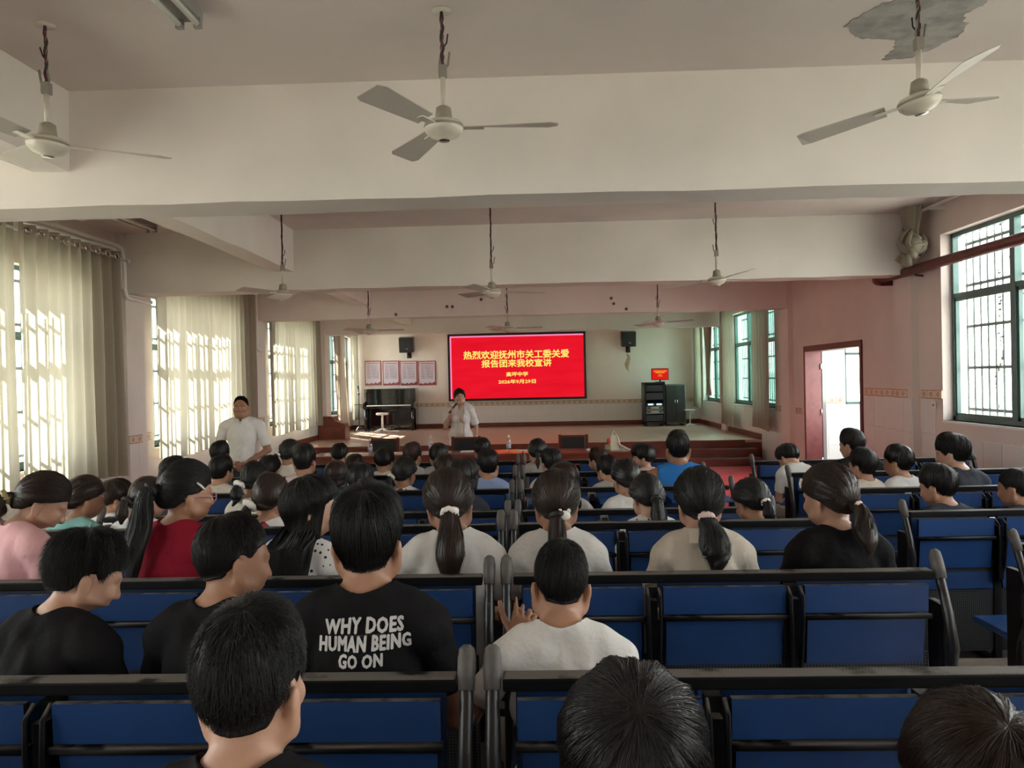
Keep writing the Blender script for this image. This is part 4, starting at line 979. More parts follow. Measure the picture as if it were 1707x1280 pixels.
def mk(key, parent, loc=(0, 0, 0), name=None):
    o = bpy.data.objects.new(name or key, ME[key]); COL.objects.link(o); o.parent = parent; o.location = loc; return o
def bench(x0, y, z, n, label, desks='', seats='', rz=0.0, group=None):
    """desks: letters per seat (f folded, o out); seats: d down, u up"""
    e = empty('folding_bench', (x0, y, z), rz, label=label, cat='bench', group=group)
    L = n * SP
    MB().box(0.0, L, -0.028, 0.028, RT - 0.034, RT, bev=0.006).build('top_rail', DUSTY, e)
    for i in range(n):
        x = i * SP
        d = desks[i % len(desks)] if desks else 'f'; s_ = seats[i % len(seats)] if seats else 'd'
        if d == 'f':
            mk('flap_desk', e, (x, 0, 0)); mk('ledge_bar', e, (x, 0, 0)); mk('lower_panel', e, (x, 0, 0))
        else:
            mk('desk_out', e, (x, 0, 0), 'flap_desk'); mk('lower_panel', e, (x, 0, -0.02))
        mk('backrest', e, (x, 0, 0)); mk('modesty_panel', e, (x, 0, 0))
        mk('seat' if s_ == 'd' else 'seat_up', e, (x, 0, 0), 'seat')
        if i: mk('bracket', e, (x, 0, 0)); mk('leg_frame', e, (x, 0, 0))
    for x in (-0.026, L + 0.026):
        po = mk('end_post', e, (x, 0, 0)); mk('post_cap', po)
    return e
ROWY = [0.90, 1.85, 2.80, 3.79, 4.73, 5.68, 6.63, 7.60]
def rz_(k): return ZREAR if k < 4 else 0.0
ORD = ['eighth', 'seventh', 'sixth', 'fifth', 'fourth', 'third', 'second', 'first']
AX0, AX1 = -0.092, -0.208                       # the two block ends that meet at the narrow gap
for k, y in enumerate(ROWY):
    dk = 'f' if k in (0, 1, 2, 3, 6, 7) else 'oof' if k == 4 else 'o'
    bench(AX1 - 5 * SP, y, rz_(k), 5, "five-seat blue folding bench on the curtain side, %s row from the speakers' tables" % ORD[k], desks='f', group='five-seat folding benches')
    bench(AX0, y, rz_(k), 3, "three-seat blue folding bench between the aisles, %s row from the speakers' tables" % ORD[k], desks='f' if k in (0, 1, 2, 3, 6, 7) else 'o', seats='d', group='three-seat folding benches')
RROW = [(3.62, 2.29, 0.0), (4.50, 2.195, 0.0), (5.42, 2.16, 0.0), (6.32, 2.13, 0.0), (7.22, 2.09, 0.0)]
for k, (y, x, z) in enumerate(RROW):
    bench(x, y, z, 4 if k else 3, "blue folding bench along the doorway wall, %s row counted from the doorway" % ORD[3 + k], desks='f', seats='d', rz=R(1.5), group='folding benches by the doorway wall')
# ------------------------------------------------------------------ people: one continuous skin surface grown from rounded limbs
def axis_pts(lo, hi, coarse, fine):
    """grid lines from lo to hi; fine = [(a, b, step)] intervals with closer spacing"""
    out = [lo]; p = lo
    while p < hi:
        st = coarse
        for a, b_, s_ in fine:
            if a - st <= p <= b_: st = min(st, s_)
        p += st; out.append(p)
    return np.array(out, np.float32)

class Body:
    """smooth union of tapered capsules (c) and ellipsoids (e), meshed by surface nets"""
    def __init__(s): s.p = []
    def c(s, reg, a, b, ra, rb, k=0.02): s.p.append(('c', reg, np.array(a, float), np.array(b, float), ra, rb, k)); return s
    def e(s, reg, c_, r, k=0.02): s.p.append(('e', reg, np.array(c_, float), np.array(r, float), 0, 0, k)); return s
    def mirror(s, fn):
        for sg in (-1, 1): fn(sg)
        return s
    @staticmethod
    def dist(pr, X, Y, Z):
        if pr[0] == 'c':
            a, b, ra, rb = pr[2], pr[3], pr[4], pr[5]; ba = b - a; L = max(1e-9, float(ba @ ba))
            h = np.clip(((X - a[0]) * ba[0] + (Y - a[1]) * ba[1] + (Z - a[2]) * ba[2]) / L, 0, 1)
            return np.sqrt((X - a[0] - h * ba[0]) ** 2 + (Y - a[1] - h * ba[1]) ** 2 + (Z - a[2] - h * ba[2]) ** 2) - (ra + (rb - ra) * h)
        c_, r = pr[2], pr[3]; x, y, z = (X - c_[0]), (Y - c_[1]), (Z - c_[2])
        k0 = np.sqrt((x / r[0]) ** 2 + (y / r[1]) ** 2 + (z / r[2]) ** 2); k1 = np.sqrt((x / r[0] ** 2) ** 2 + (y / r[1] ** 2) ** 2 + (z / r[2] ** 2) ** 2)
        return k0 * (k0 - 1) / np.maximum(k1, 1e-6)
    def grow(s, coarse, fx=(), fy=(), fz=()):
        lo = np.array([9., 9, 9]); hi = -lo
        for pr in s.p:
            if pr[0] == 'c': a = np.minimum(pr[2], pr[3]) - max(pr[4], pr[5]); b = np.maximum(pr[2], pr[3]) + max(pr[4], pr[5])
            else: a = pr[2] - pr[3]; b = pr[2] + pr[3]
            lo = np.minimum(lo, a); hi = np.maximum(hi, b)
        lo -= 0.03; hi += 0.03
        ax = [axis_pts(lo[0], hi[0], coarse, fx), axis_pts(lo[1], hi[1], coarse, fy), axis_pts(lo[2], hi[2], coarse, fz)]
        F = np.full([len(a) for a in ax], 0.5, np.float32)
        for pr in s.p:
            k = pr[6]; mar = k + 0.06
            if pr[0] == 'c': a = np.minimum(pr[2], pr[3]) - max(pr[4], pr[5]) - mar; b = np.maximum(pr[2], pr[3]) + max(pr[4], pr[5]) + mar
            else: a = pr[2] - pr[3] - mar; b = pr[2] + pr[3] + mar
            sl = tuple(slice(max(0, int(np.searchsorted(ax[i], a[i])) - 1), int(np.searchsorted(ax[i], b[i])) + 1) for i in range(3))
            X, Y, Z = np.meshgrid(ax[0][sl[0]], ax[1][sl[1]], ax[2][sl[2]], indexing='ij', sparse=True)
            d = s.dist(pr, X, Y, Z).astype(np.float32); o = F[sl]
            h = np.clip(0.5 + 0.5 * (o - d) / k, 0, 1)
            F[sl] = o * (1 - h) + d * h - k * h * (1 - h)
        return s.nets(F, ax)
    @staticmethod
    def nets(F, ax):
        IN = F < 0; nx, ny, nz = F.shape
        acc = np.zeros((nx - 1, ny - 1, nz - 1, 3), np.float32); cnt = np.zeros((nx - 1, ny - 1, nz - 1), np.float32)
        gx, gy, gz = np.meshgrid(*ax, indexing='ij')
        G = np.stack([gx, gy, gz], -1)
        quads = []
        for d in range(3):
            s0 = [slice(None)] * 3; s1 = [slice(None)] * 3; s0[d] = slice(None, -1); s1[d] = slice(1, None)
            a, b = F[tuple(s0)], F[tuple(s1)]; cr = (a < 0) != (b < 0)
            idx = np.argwhere(cr)
            if not len(idx): continue
            av = a[cr]; bv = b[cr]; t_ = (av / (av - bv))[:, None]
            P = G[tuple(s0)][cr] * (1 - t_) + G[tuple(s1)][cr] * t_
            o1, o2 = [q for q in range(3) if q != d]
            for i1 in (0, -1):
                for i2 in (0, -1):
                    ci = idx.copy(); ci[:, o1] += i1; ci[:, o2] += i2
                    ok = (ci >= 0).all(1) & (ci < np.array(cnt.shape)).all(1)
                    c_ = ci[ok]; np.add.at(acc, (c_[:, 0], c_[:, 1], c_[:, 2]), P[ok]); np.add.at(cnt, (c_[:, 0], c_[:, 1], c_[:, 2]), 1)
            q = []
            for (i1, i2) in ((0, 0), (-1, 0), (-1, -1), (0, -1)):
                ci = idx.copy(); ci[:, o1] += i1; ci[:, o2] += i2; q.append(ci)
            q = np.stack(q, 1); ins = (av < 0)
            flip = ins if d != 1 else ~ins
            q[flip] = q[flip][:, ::-1]
            quads.append(q)
        Q = np.concatenate(quads); vid = -np.ones(cnt.shape, np.int64); m_ = cnt > 0; vid[m_] = np.arange(m_.sum())
        V = acc[m_] / cnt[m_][:, None]
        f = vid[Q[..., 0], Q[..., 1], Q[..., 2]]; f = f[(f >= 0).all(1)]
        f = f[:, ::-1]
        return V, f
    def regions(s, V):
        """nearest limb of every vertex"""
        D = np.stack([s.dist(pr, V[:, 0], V[:, 1], V[:, 2]) for pr in s.p], 0); return D.argmin(0)

def vnormals(V, Fq):
    N = np.zeros_like(V); a = V[Fq[:, 0]]; b = V[Fq[:, 1]]; c_ = V[Fq[:, 2]]; d = V[Fq[:, 3]] if Fq.shape[1] == 4 else c_
    n = np.cross(c_ - a, d - b) if Fq.shape[1] == 4 else np.cross(b - a, c_ - a)
    for k in range(Fq.shape[1]): np.add.at(N, Fq[:, k], n)
    return N / np.maximum(np.linalg.norm(N, axis=1, keepdims=True), 1e-9)

def clip_shell(V, T_, S):
    """keep the part of a triangle mesh where S > 0, cutting triangles along S = 0"""
    ins = S > 0; c_ = ins[T_].sum(1); full = T_[c_ == 3]; V2 = [V]; nv = len(V); new = {}; extra = []; tri = []
    def cut(i, j):
        k = (i, j) if i < j else (j, i)
        if k not in new:
            t_ = S[k[0]] / (S[k[0]] - S[k[1]]); new[k] = nv + len(extra); extra.append(V[k[0]] * (1 - t_) + V[k[1]] * t_)
        return new[k]
    for tr in T_[(c_ == 1) | (c_ == 2)]:
        tr = [int(q) for q in tr]; I = [ins[q] for q in tr]
        if sum(I) == 1:
            k = I.index(True); a, b, d = tr[k], tr[(k + 1) % 3], tr[(k + 2) % 3]; tri.append((a, cut(a, b), cut(a, d)))
        else:
            k = I.index(False); a, b, d = tr[k], tr[(k + 1) % 3], tr[(k + 2) % 3]; p, q = cut(b, a), cut(d, a); tri.append((p, b, d)); tri.append((p, d, q))
    VV = np.vstack([V] + ([np.array(extra)] if extra else [])); TT = np.vstack([full] + ([np.array(tri)] if tri else [])) if (len(full) or tri) else np.zeros((0, 3), int)
    used = np.unique(TT); rm = -np.ones(len(VV), int); rm[used] = np.arange(len(used))
    return VV[used], rm[TT], rm

def rim(V, T_, depth=0.012):
    """hem: fold the open border inwards so cloth shows a thickness"""
    E = {}
    for a, b in np.concatenate([T_[:, [0, 1]], T_[:, [1, 2]], T_[:, [2, 0]]]):
        a, b = int(a), int(b)
        if (b, a) in E: del E[(b, a)]
        else: E[(a, b)] = 1
    if not E: return V, T_
    N = vnormals(V, T_); bv = sorted({q for e in E for q in e}); m_ = {q: len(V) + i for i, q in enumerate(bv)}
    nv = np.array([V[q] - N[q] * depth for q in bv]); tr = []
    for a, b in E: tr += [(b, a, m_[a]), (b, m_[a], m_[b])]
    return np.vstack([V, nv]), np.vstack([T_, np.array(tr)])

def head_on(B, hy=0.0, hz=0.0, female=False, face=True):
    """head and neck above the shoulders; neck root at z = 0.50 + hz"""
    O = lambda x, y, z: (x, y + hy, z + hz)
    B.c('neck', O(0, -0.012, 0.49), O(0, 0.012, 0.64), 0.056 if not female else 0.049, 0.050 if not female else 0.045, 0.03)
    B.e('head', O(0, 0.012, 0.738), (0.070, 0.093, 0.090), 0.03)
    B.e('head', O(0, 0.045, 0.685), (0.060, 0.066, 0.083), 0.03)
    B.c('head', O(-0.018, 0.088, 0.630), O(0.018, 0.088, 0.630), 0.022, 0.022, 0.03)
    def side(sg):
        B.e('ear', O(sg * 0.075, 0.006, 0.692), (0.011, 0.017, 0.029), 0.006)
        B.e('ear', O(sg * 0.081, -0.004, 0.700), (0.008, 0.012, 0.023), 0.005)
        B.c('head', O(sg * 0.062, 0.02, 0.65), O(sg * 0.035, 0.07, 0.632), 0.018, 0.018, 0.03)
        if face:
            B.c('head', O(sg * 0.012, 0.100, 0.736), O(sg * 0.048, 0.088, 0.738), 0.012, 0.010, 0.012)     # brow
            B.e('head', O(sg * 0.038, 0.088, 0.690), (0.022, 0.018, 0.020), 0.02)                           # cheek
            B.e('head', O(sg * 0.011, 0.113, 0.686), (0.009, 0.010, 0.008), 0.008)                          # nostril
    B.mirror(side)
    if face:
        B.c('head', O(0, 0.104, 0.726), O(0, 0.124, 0.690), 0.009, 0.012, 0.012)
        B.c('head', O(-0.014, 0.104, 0.657), O(0.014, 0.104, 0.657), 0.0075, 0.0075, 0.008)
        B.c('head', O(-0.010, 0.102, 0.648), O(0.010, 0.102, 0.648), 0.007, 0.007, 0.008)
    return B

def hand_on(B, wrist, fwd, side_v, size=1.0, curl=0.5, thumb=1, spread=0.012, fold=None):
    """palm and five fingers; fwd = finger direction, side_v = towards the thumb side, palm normal = fwd x side"""
    w = Vector(wrist); f = Vector(fwd).normalized(); s_ = Vector(side_v); s_ = (s_ - f * s_.dot(f)).normalized(); n = f.cross(s_) * thumb
    S = size
    for q in (-0.026, -0.009, 0.009, 0.026):
        B.c('hand', w + f * 0.012 * S + s_ * q * 0.7 * S, w + f * 0.078 * S + s_ * q * S, 0.0135 * S, 0.011 * S, 0.012)
    for i, q in enumerate((0.028, 0.0095, -0.0095, -0.027)):
        L = (0.066, 0.074, 0.068, 0.053)[i] * S; b0 = w + f * 0.080 * S + s_ * q * S; d = (f + s_ * (q * spread / 0.012 * 4)).normalized(); p = b0
        for j, fr in enumerate((0.45, 0.31, 0.24)):
            a_ = (curl if not fold else fold[i]) * (0.55 + 0.35 * j); d = (d * math.cos(a_) + n * math.sin(a_)).normalized(); q2 = p + d * L * fr
            B.c('hand', p, q2, (0.0092 - 0.0009 * j) * S, (0.0085 - 0.0012 * j) * S, 0.003); p = q2
    b0 = w + f * 0.028 * S + s_ * 0.026 * S; d = (f * 0.62 + s_ * 0.75 + n * 0.25).normalized(); p = b0
    for j, L in enumerate((0.034, 0.030, 0.024)):
        q2 = p + d * L * S; B.c('hand', p, q2, (0.0125 - 0.0014 * j) * S, (0.0108 - 0.0014 * j) * S, 0.004); p = q2
        d = (d * math.cos(0.30 * curl) + f * 0.35 + n * 0.2 * curl).normalized()

def torso_on(B, sh=0.178, deep=1.0, female=False, adult=False):
    B.e('torso', (0, 0.0, 0.10), (0.150, 0.115 * deep, 0.110), 0.04)
    B.e('torso', (0, 0.0, 0.23), (0.128, 0.098 * deep, 0.14), 0.05)
    B.e('torso', (0, -0.004, 0.395), (0.150, 0.106 * deep, 0.165), 0.05)
    B.c('torso', (-sh + 0.03, -0.012, 0.516), (sh - 0.03, -0.012, 0.516), 0.054, 0.054, 0.045)
    B.mirror(lambda s: B.c('torso', (s * 0.030, -0.020, 0.592), (s * (sh - 0.03), -0.012, 0.530), 0.036, 0.040, 0.045))
    if female: B.mirror(lambda s: B.e('torso', (s * 0.062, 0.082, 0.355), (0.052, 0.045, 0.05), 0.03))

def legs_seated(B):
    def f(s):
        B.c('leg', (s * 0.085, 0.0, 0.075), (s * 0.10, 0.40, 0.072), 0.078, 0.056, 0.03)
        B.c('leg', (s * 0.10, 0.40, 0.065), (s * 0.10, 0.41, -0.34), 0.054, 0.037, 0.02)
        B.c('foot', (s * 0.10, 0.40, -0.385), (s * 0.11, 0.545, -0.40), 0.036, 0.030, 0.02)
    B.mirror(f)
def legs_standing(B, h=0.86):
    def f(s):
        B.c('leg', (s * 0.085, 0.0, 0.06), (s * 0.095, 0.01, -h * 0.48), 0.085, 0.056, 0.03)
        B.c('leg', (s * 0.095, 0.01, -h * 0.48), (s * 0.10, -0.01, -h + 0.08), 0.056, 0.040, 0.02)
        B.c('foot', (s * 0.10, -0.02, -h + 0.04), (s * 0.115, 0.15, -h + 0.033), 0.038, 0.032, 0.02)
    B.mirror(f)
def arm_on(B, s, sh, elbow, wrist, ra=0.046):
    B.c('arm', (s * sh, -0.008, 0.500), elbow, ra, ra * 0.80, 0.03)
    B.c('arm', elbow, wrist, ra * 0.80, ra * 0.55, 0.015)

# templates ------------------------------------------------------------
TPL = {}
def template(key, B, arms, coarse, fx, fy, fz, sleeve=0.62, hem=0.02, neck=(0, 0.0, 0.652, 0.078), vneck=False, trouser_top=0.13):
    V, Fq = B.grow(coarse, fx, fy, fz)
    T_ = np.vstack([Fq[:, [0, 1, 2]], Fq[:, [0, 2, 3]]])
    reg = np.array([p[1] for p in B.p])[B.regions(V)]
    N = vnormals(V, Fq)
    # arm parameter: 0 at the shoulder, 1 at the elbow, 2 at the wrist
    tp = np.zeros(len(V))
    for (s, a, e_, w_) in arms:
        a, e_, w_ = map(lambda q: np.array(q, float), (a, e_, w_))
        sel = ((reg == 'arm') | (reg == 'hand')) & (np.sign(V[:, 0] + (0 if abs(e_[0]) > 0.01 else 0)) == s)
        P = V[sel]; t1 = np.clip(((P - a) @ (e_ - a)) / ((e_ - a) @ (e_ - a)), 0, 1.2); t2 = np.clip(((P - e_) @ (w_ - e_)) / ((w_ - e_) @ (w_ - e_)), 0, 2)
        d1 = np.linalg.norm(P - (a + np.clip(t1, 0, 1)[:, None] * (e_ - a)), axis=1); d2 = np.linalg.norm(P - (e_ + np.clip(t2, 0, 1)[:, None] * (w_ - e_)), axis=1)
        tp[sel] = np.where(d1 < d2, t1, 1.0 + t2 + 0.05)
    armv = (reg == 'arm') | (reg == 'hand')
    d_n = np.sqrt(((V - np.array(neck[:3])) ** 2).sum(1)) - neck[3]
    headv = (reg == 'head') | (reg == 'ear')
    S = np.where(armv, (sleeve - tp) * 0.25, np.minimum(d_n, np.where((reg == 'leg') & (hem >= 0), -0.05, V[:, 2] - hem)))
    S = np.where(headv, -0.1, S); S = np.where(reg == 'foot', -0.1, S)
    S = np.where((V[:, 2] > neck[2] - 0.01) & ~armv, -0.1, S)
    if vneck: S = np.minimum(S, np.where((V[:, 1] > 0.0) & ~armv, np.hypot(V[:, 0] / 0.9, 0.0) + (0.53 - V[:, 2]) * 0.33 - 0.018 + np.where(V[:, 2] < 0.36, 0.1, 0), 1))
    SL = np.where((reg == 'leg') | (reg == 'torso'), np.minimum(trouser_top - V[:, 2], 0.06), -0.05)
    SF = np.where(reg == 'foot', 0.03, -0.02); SF = np.where((reg == 'leg') & (V[:, 2] > V[:, 2].min() + 0.09), -0.05, SF)
    SL = np.where(reg == 'foot', -0.02, SL)
    TPL[key] = dict(V=V, F=Fq, T=T_, N=N, reg=reg, tp=tp, shirt=S, trousers=SL, shoes=SF, arms=arms)
def seated(key, coarse, hx, elbows, wrists, sh=0.178, hands=None, hand_fine=None, female=False, ra=0.044):
    B = Body(); torso_on(B, sh, female=female); head_on(B, female=female); legs_seated(B); arms = []
    for s, e_, w_ in zip((-1, 1), elbows, wrists):
        arm_on(B, s, sh, e_, w_, ra); arms.append((s, (s * sh, -0.008, 0.500), e_, w_))
    for h in (hands or []): hand_on(B, **h)
    fx = [(-0.10, 0.10, hx)]; fy = [(-0.12, 0.14, hx)]; fz = [(0.58, 0.84, hx)]
    if hand_fine:
        fx.append(hand_fine[0]); fy.append(hand_fine[1]); fz.append(hand_fine[2])
    template(key, B, arms, coarse, fx, fy, fz)
LAP = [((-0.232, 0.05, 0.25), (0.232, 0.05, 0.25)), ((-0.12, 0.29, 0.19), (0.12, 0.29, 0.19))]
lap_hands = [dict(wrist=(s * 0.12, 0.29, 0.19), fwd=(-s * 0.35, 0.9, -0.12), side_v=(-s, 0.1, 0.2), curl=0.35, thumb=s) for s in (-1, 1)]
seated('near', 0.016, 0.0068, LAP[0], LAP[1], hands=lap_hands)
seated('far', 0.020, 0.0105, LAP[0], LAP[1], hands=lap_hands)
seated('near_f', 0.016, 0.0068, LAP[0], LAP[1], sh=0.164, hands=lap_hands, female=True)
seated('far_f', 0.020, 0.0105, LAP[0], LAP[1], sh=0.164, hands=lap_hands, female=True)
# boy with one hand up at his cheek
E1, W1 = (-0.30, 0.06, 0.30), (-0.155, 0.135, 0.53)
seated('handup', 0.016, 0.0068, (E1, LAP[0][1]), (W1, LAP[1][1]), hands=[dict(wrist=W1, fwd=(0.42, 0.1, 0.75), side_v=(-0.75, -0.15, 0.5), curl=0.35, thumb=-1, spread=0.02), lap_hands[1]], hand_fine=((-0.26, -0.08, 0.0068), (0.08, 0.26, 0.0068), (0.50, 0.72, 0.0068)))
# standing man, hands folded before the belt
B = Body(); torso_on(B, 0.185, 1.08); head_on(B); legs_standing(B)
ME_ = [((-0.265, 0.00, 0.215), (0.265, 0.00, 0.215)), ((-0.075, 0.155, 0.06), (0.075, 0.155, 0.075))]
arms = []
for s, e_, w_ in zip((-1, 1), *ME_): arm_on(B, s, 0.185, e_, w_, 0.050); arms.append((s, (s * 0.185, -0.008, 0.500), e_, w_))
hand_on(B, (-0.075, 0.155, 0.06), (0.85, 0.12, -0.50), (0.35, 0.25, 0.9), curl=0.45, thumb=-1)
hand_on(B, (0.075, 0.165, 0.075), (-0.85, 0.18, -0.45), (-0.35, 0.25, 0.9), curl=0.45, thumb=1)
template('man', B, arms, 0.016, [(-0.15, 0.15, 0.0075)], [(-0.12, 0.20, 0.009)], [(-0.10, 0.12, 0.0075), (0.58, 0.84, 0.0062)], sleeve=0.80, hem=-0.01, trouser_top=0.05, neck=(0, 0.012, 0.640, 0.082))
# standing woman with a microphone at her mouth (her right hand)
B = Body(); torso_on(B, 0.160, 0.95, female=True); head_on(B, female=True); legs_standing(B, 0.82)
EW = ((0.235, 0.02, 0.20), (0.115, 0.165, 0.475)); EL = ((-0.245, -0.02, 0.20), (-0.235, 0.03, -0.04))
arm_on(B, 1, 0.160, *EW, 0.043); arm_on(B, -1, 0.160, *EL, 0.043)
hand_on(B, EW[1], (-0.25, 0.2, 0.95), (-0.3, 0.9, -0.2), curl=1.0, thumb=-1, size=0.95)
hand_on(B, EL[1], (0.02, 0.25, -0.95), (0.2, 0.9, 0.2), curl=0.35, thumb=1, size=0.95)
template('woman', B, [(1, (0.160, -0.008, 0.500), *EW), (-1, (-0.160, -0.008, 0.500), *EL)], 0.016, [(-0.10, 0.16, 0.0075)], [(-0.12, 0.24, 0.009)], [(0.44, 0.84, 0.0068)], sleeve=0.85, hem=-0.10, vneck=True, trouser_top=0.06)

# ------------------------------------------------------------------ hair
HC = np.array([0, 0.012, 0.738]); HR = np.array([0.070, 0.093, 0.090])
ELINES = {   # elevation (deg) of the hair line against azimuth (0 = face, 180 = nape)
    'boy':   [(0, 14), (40, 12), (56, 4), (64, -20), (76, -22), (83, -6), (97, -10), (104, -38), (130, -58), (180, -66)],
    'fade':  [(0, 24), (40, 20), (58, 10), (66, -16), (76, -16), (85, -3), (97, -6), (105, -34), (130, -54), (180, -61)],
    'girl':  [(0, 20), (40, 15), (60, 2), (75, -10), (95, -12), (110, -32), (140, -52), (180, -56)],
    'bangs': [(0, 4), (40, 3), (55, 0), (68, -24), (90, -28), (110, -40), (140, -52), (180, -56)],
    'thin':  [(0, 44), (25, 40), (45, 26), (62, 8), (72, -8), (85, 4), (100, 4), (115, -20), (150, -40), (180, -44)],
}
def eline(style, az):
    T2 = ELINES[style]; a = np.abs(((az + 180) % 360) - 180); return np.interp(a, [q[0] for q in T2], [q[1] for q in T2])
def to_azel(d):
    return np.degrees(np.arctan2(d[..., 0], d[..., 1])), np.degrees(np.arcsin(np.clip(d[..., 2] / np.linalg.norm(d, axis=-1), -1, 1)))
def meridians(style, pole_deg, nphi, nal):
    """rays from the crown (pole tilted back by pole_deg) to the hair line: unit directions (nphi, nal, 3)"""
    cp, sp_ = math.cos(R(pole_deg)), math.sin(R(pole_deg)); out = np.zeros((nphi, nal, 3))
    for i in range(nphi):
        ph = 2 * math.pi * i / nphi; al = np.linspace(0.0, R(175), 176)
        d = np.stack([np.sin(al) * math.sin(ph), np.sin(al) * math.cos(ph), np.cos(al)], -1)
        y = d[:, 1] * cp - d[:, 2] * sp_; z = d[:, 1] * sp_ + d[:, 2] * cp; d = np.stack([d[:, 0], y, z], -1)
        az, el = to_azel(d); bad = np.nonzero(el < eline(style, az))[0]; k = bad[0] if len(bad) else len(al) - 1; k = max(k, 2)
        idx = np.linspace(0, k, nal); lo = np.floor(idx).astype(int); hi = np.minimum(lo + 1, len(al) - 1); f = (idx - lo)[:, None]
        dd = d[lo] * (1 - f) + d[hi] * f; out[i] = dd / np.linalg.norm(dd, axis=-1, keepdims=True)
    return out
def skull(d, extra=0.0):
    r = 1.0 / np.sqrt(((d / (HR + extra)) ** 2).sum(-1)); p = r[..., None] * d + HC
    # below the skull the surface follows the back of the neck
    hx, hy = p[..., 0], p[..., 1] - 0.004; hr = np.maximum(np.hypot(hx, hy), 1e-6); need = np.where((p[..., 2] < 0.70) & (hy < 0.01), 0.0545 + extra, 0)
    f = np.maximum(1, need / hr); p[..., 0] = hx * f; p[..., 1] = hy * f + 0.004
    return p
def hair_cap(style, thick, pole=22, nphi=72, nal=20, seed=0, rough=0.18, front=1.0, strands=0, slen=0.5, lift=0.006, swid=0.0016, ext=None, taper=0.22):
    """returns vertices and faces of the hair mass plus separate strand tufts; ext = (length, az_from) long loose hair"""
    rg = np.random.RandomState(seed); D_ = meridians(style, pole, nphi, nal)
    base = rg.rand(nphi); base = (base + np.roll(base, 1) * 0.6 + np.roll(base, -1) * 0.6) / 2.2; base = base - base.mean()
    n2 = rg.rand(nphi, nal); n2 = (n2 + np.roll(n2, 1, 0) + np.roll(n2, 1, 1)) / 3 - 0.5
    t_ = np.linspace(0, 1, nal)
    prof = thick * (0.80 + 0.35 * np.sin(math.pi * np.clip(t_ * 1.05, 0, 1)) ** 0.8) * np.clip((1.02 - t_) / taper, 0.06, 1) ** 0.8
    az, el = to_azel(D_[:, -1]); fr = 1 + (front - 1) * np.clip(np.cos(np.radians(az)), 0, 1)
    off = prof[None, :] * fr[:, None] * (1 + rough * 2.0 * base[:, None] * np.minimum(1, t_ * 3)[None, :] + rough * n2 * np.minimum(1, t_ * 4)[None, :])
    off = off * (1 + 0.30 * np.clip(D_[..., 2], 0, 1) - (0.30 if style in ('boy', 'fade', 'thin') else -0.15) * np.abs(D_[..., 0]) ** 2)
    Dn = D_.copy(); Dn[..., 2] = np.where(Dn[..., 2] < -0.5, -0.5, Dn[..., 2]); Dn /= np.linalg.norm(Dn, axis=-1, keepdims=True)
    P = skull(D_, 0.0) + Dn * off[..., None]
    rows = [P[:, j] for j in range(nal)]
    if ext:
        L, a0 = ext; w = np.clip((np.abs(az) - a0) / 14.0, 0, 1); e0 = P[:, -3]; m_ = 14
        out = e0 - HC; out[:, 2] = 0; out /= np.maximum(np.linalg.norm(out, axis=1, keepdims=True), 1e-6)
        rows = rows[:-2]; lv = L * (1 + 0.10 * (rg.rand(nphi) - 0.5))
        wig = 0.006 * np.sin(rg.rand(nphi) * 6.3)[:, None]
        for j in range(1, m_ + 1):
            s_ = j / m_; drop = (lv * s_ * w)[:, None] * np.array([0, 0, -1.0])
            flare = out * ((0.012 * math.sin(s_ * 2.2) - 0.010 * s_) * w)[:, None] + out * wig * s_
            back = np.array([0, -0.022, 0]) * (np.clip(s_ * 1.6, 0, 1) * w)[:, None] * np.clip(-np.cos(np.radians(az)), 0, 1)[:, None]
            rows.append(e0 + drop + flare + back)
        for j in range(m_, -1, -2): rows.append(rows[nal - 3 + j] * 1.0 - out * 0.016)
    else:
        rows.append(skull(D_[:, -1], -0.004))
    G = np.stack(rows, 1); n_r = G.shape[1]
    V = G.reshape(-1, 3); I = np.arange(nphi * n_r).reshape(nphi, n_r); J = np.roll(I, -1, 0)
    F = np.stack([I[:, :-1], I[:, 1:], J[:, 1:], J[:, :-1]], -1).reshape(-1, 4)
    SV = []; SF = []
    if strands:
        k = 5; ii = rg.randint(0, nphi, strands); t0 = np.sqrt(rg.rand(strands)) * 0.80; ln = slen * (0.6 + 0.6 * rg.rand(strands)); li = lift * (0.3 + rg.rand(strands)); fi = rg.rand(strands)
        nrm = nal + (14 if ext else 0) - 3; sw = (rg.rand(strands) - 0.5) * 2.2
        cols = G[:, :nrm] if ext else G[:, :nal]
        nn = cols.shape[1]
        for q in range(k):
            u = np.clip(t0 + ln * q / (k - 1) * (1 if not ext else 0.6), 0, 1.0) * (nn - 1); lo = np.clip(np.floor(u).astype(int), 0, nn - 2); f = (u - lo)[:, None]
            ia = (ii + np.round(sw * q / (k - 1)).astype(int)) % nphi; ib = (ia + 1) % nphi; g = fi[:, None]
            p = (cols[ia, lo] * (1 - f) + cols[ia, lo + 1] * f) * (1 - g) + (cols[ib, lo] * (1 - f) + cols[ib, lo + 1] * f) * g
            dirn = p - HC; dirn /= np.linalg.norm(dirn, axis=1, keepdims=True)
            p = p + dirn * (0.0012 + li * (q / (k - 1)) ** 1.5)[:, None]
            SV.append((p, dirn))
        pts = np.stack([a for a, _ in SV], 1); nr = np.stack([b for _, b in SV], 1)
        tan = np.gradient(pts, axis=1); side = np.cross(tan, nr); side /= np.maximum(np.linalg.norm(side, axis=-1, keepdims=True), 1e-9)
        w = swid * np.array([0.6, 1.0, 0.9, 0.6, 0.06])[None, :, None]
        tri = np.stack([pts - side * w, pts + side * w, pts + nr * w * 0.8], 2)       # (S,k,3,3)
        SVv = tri.reshape(-1, 3); idx = np.arange(len(SVv)).reshape(strands, k, 3); fs = []
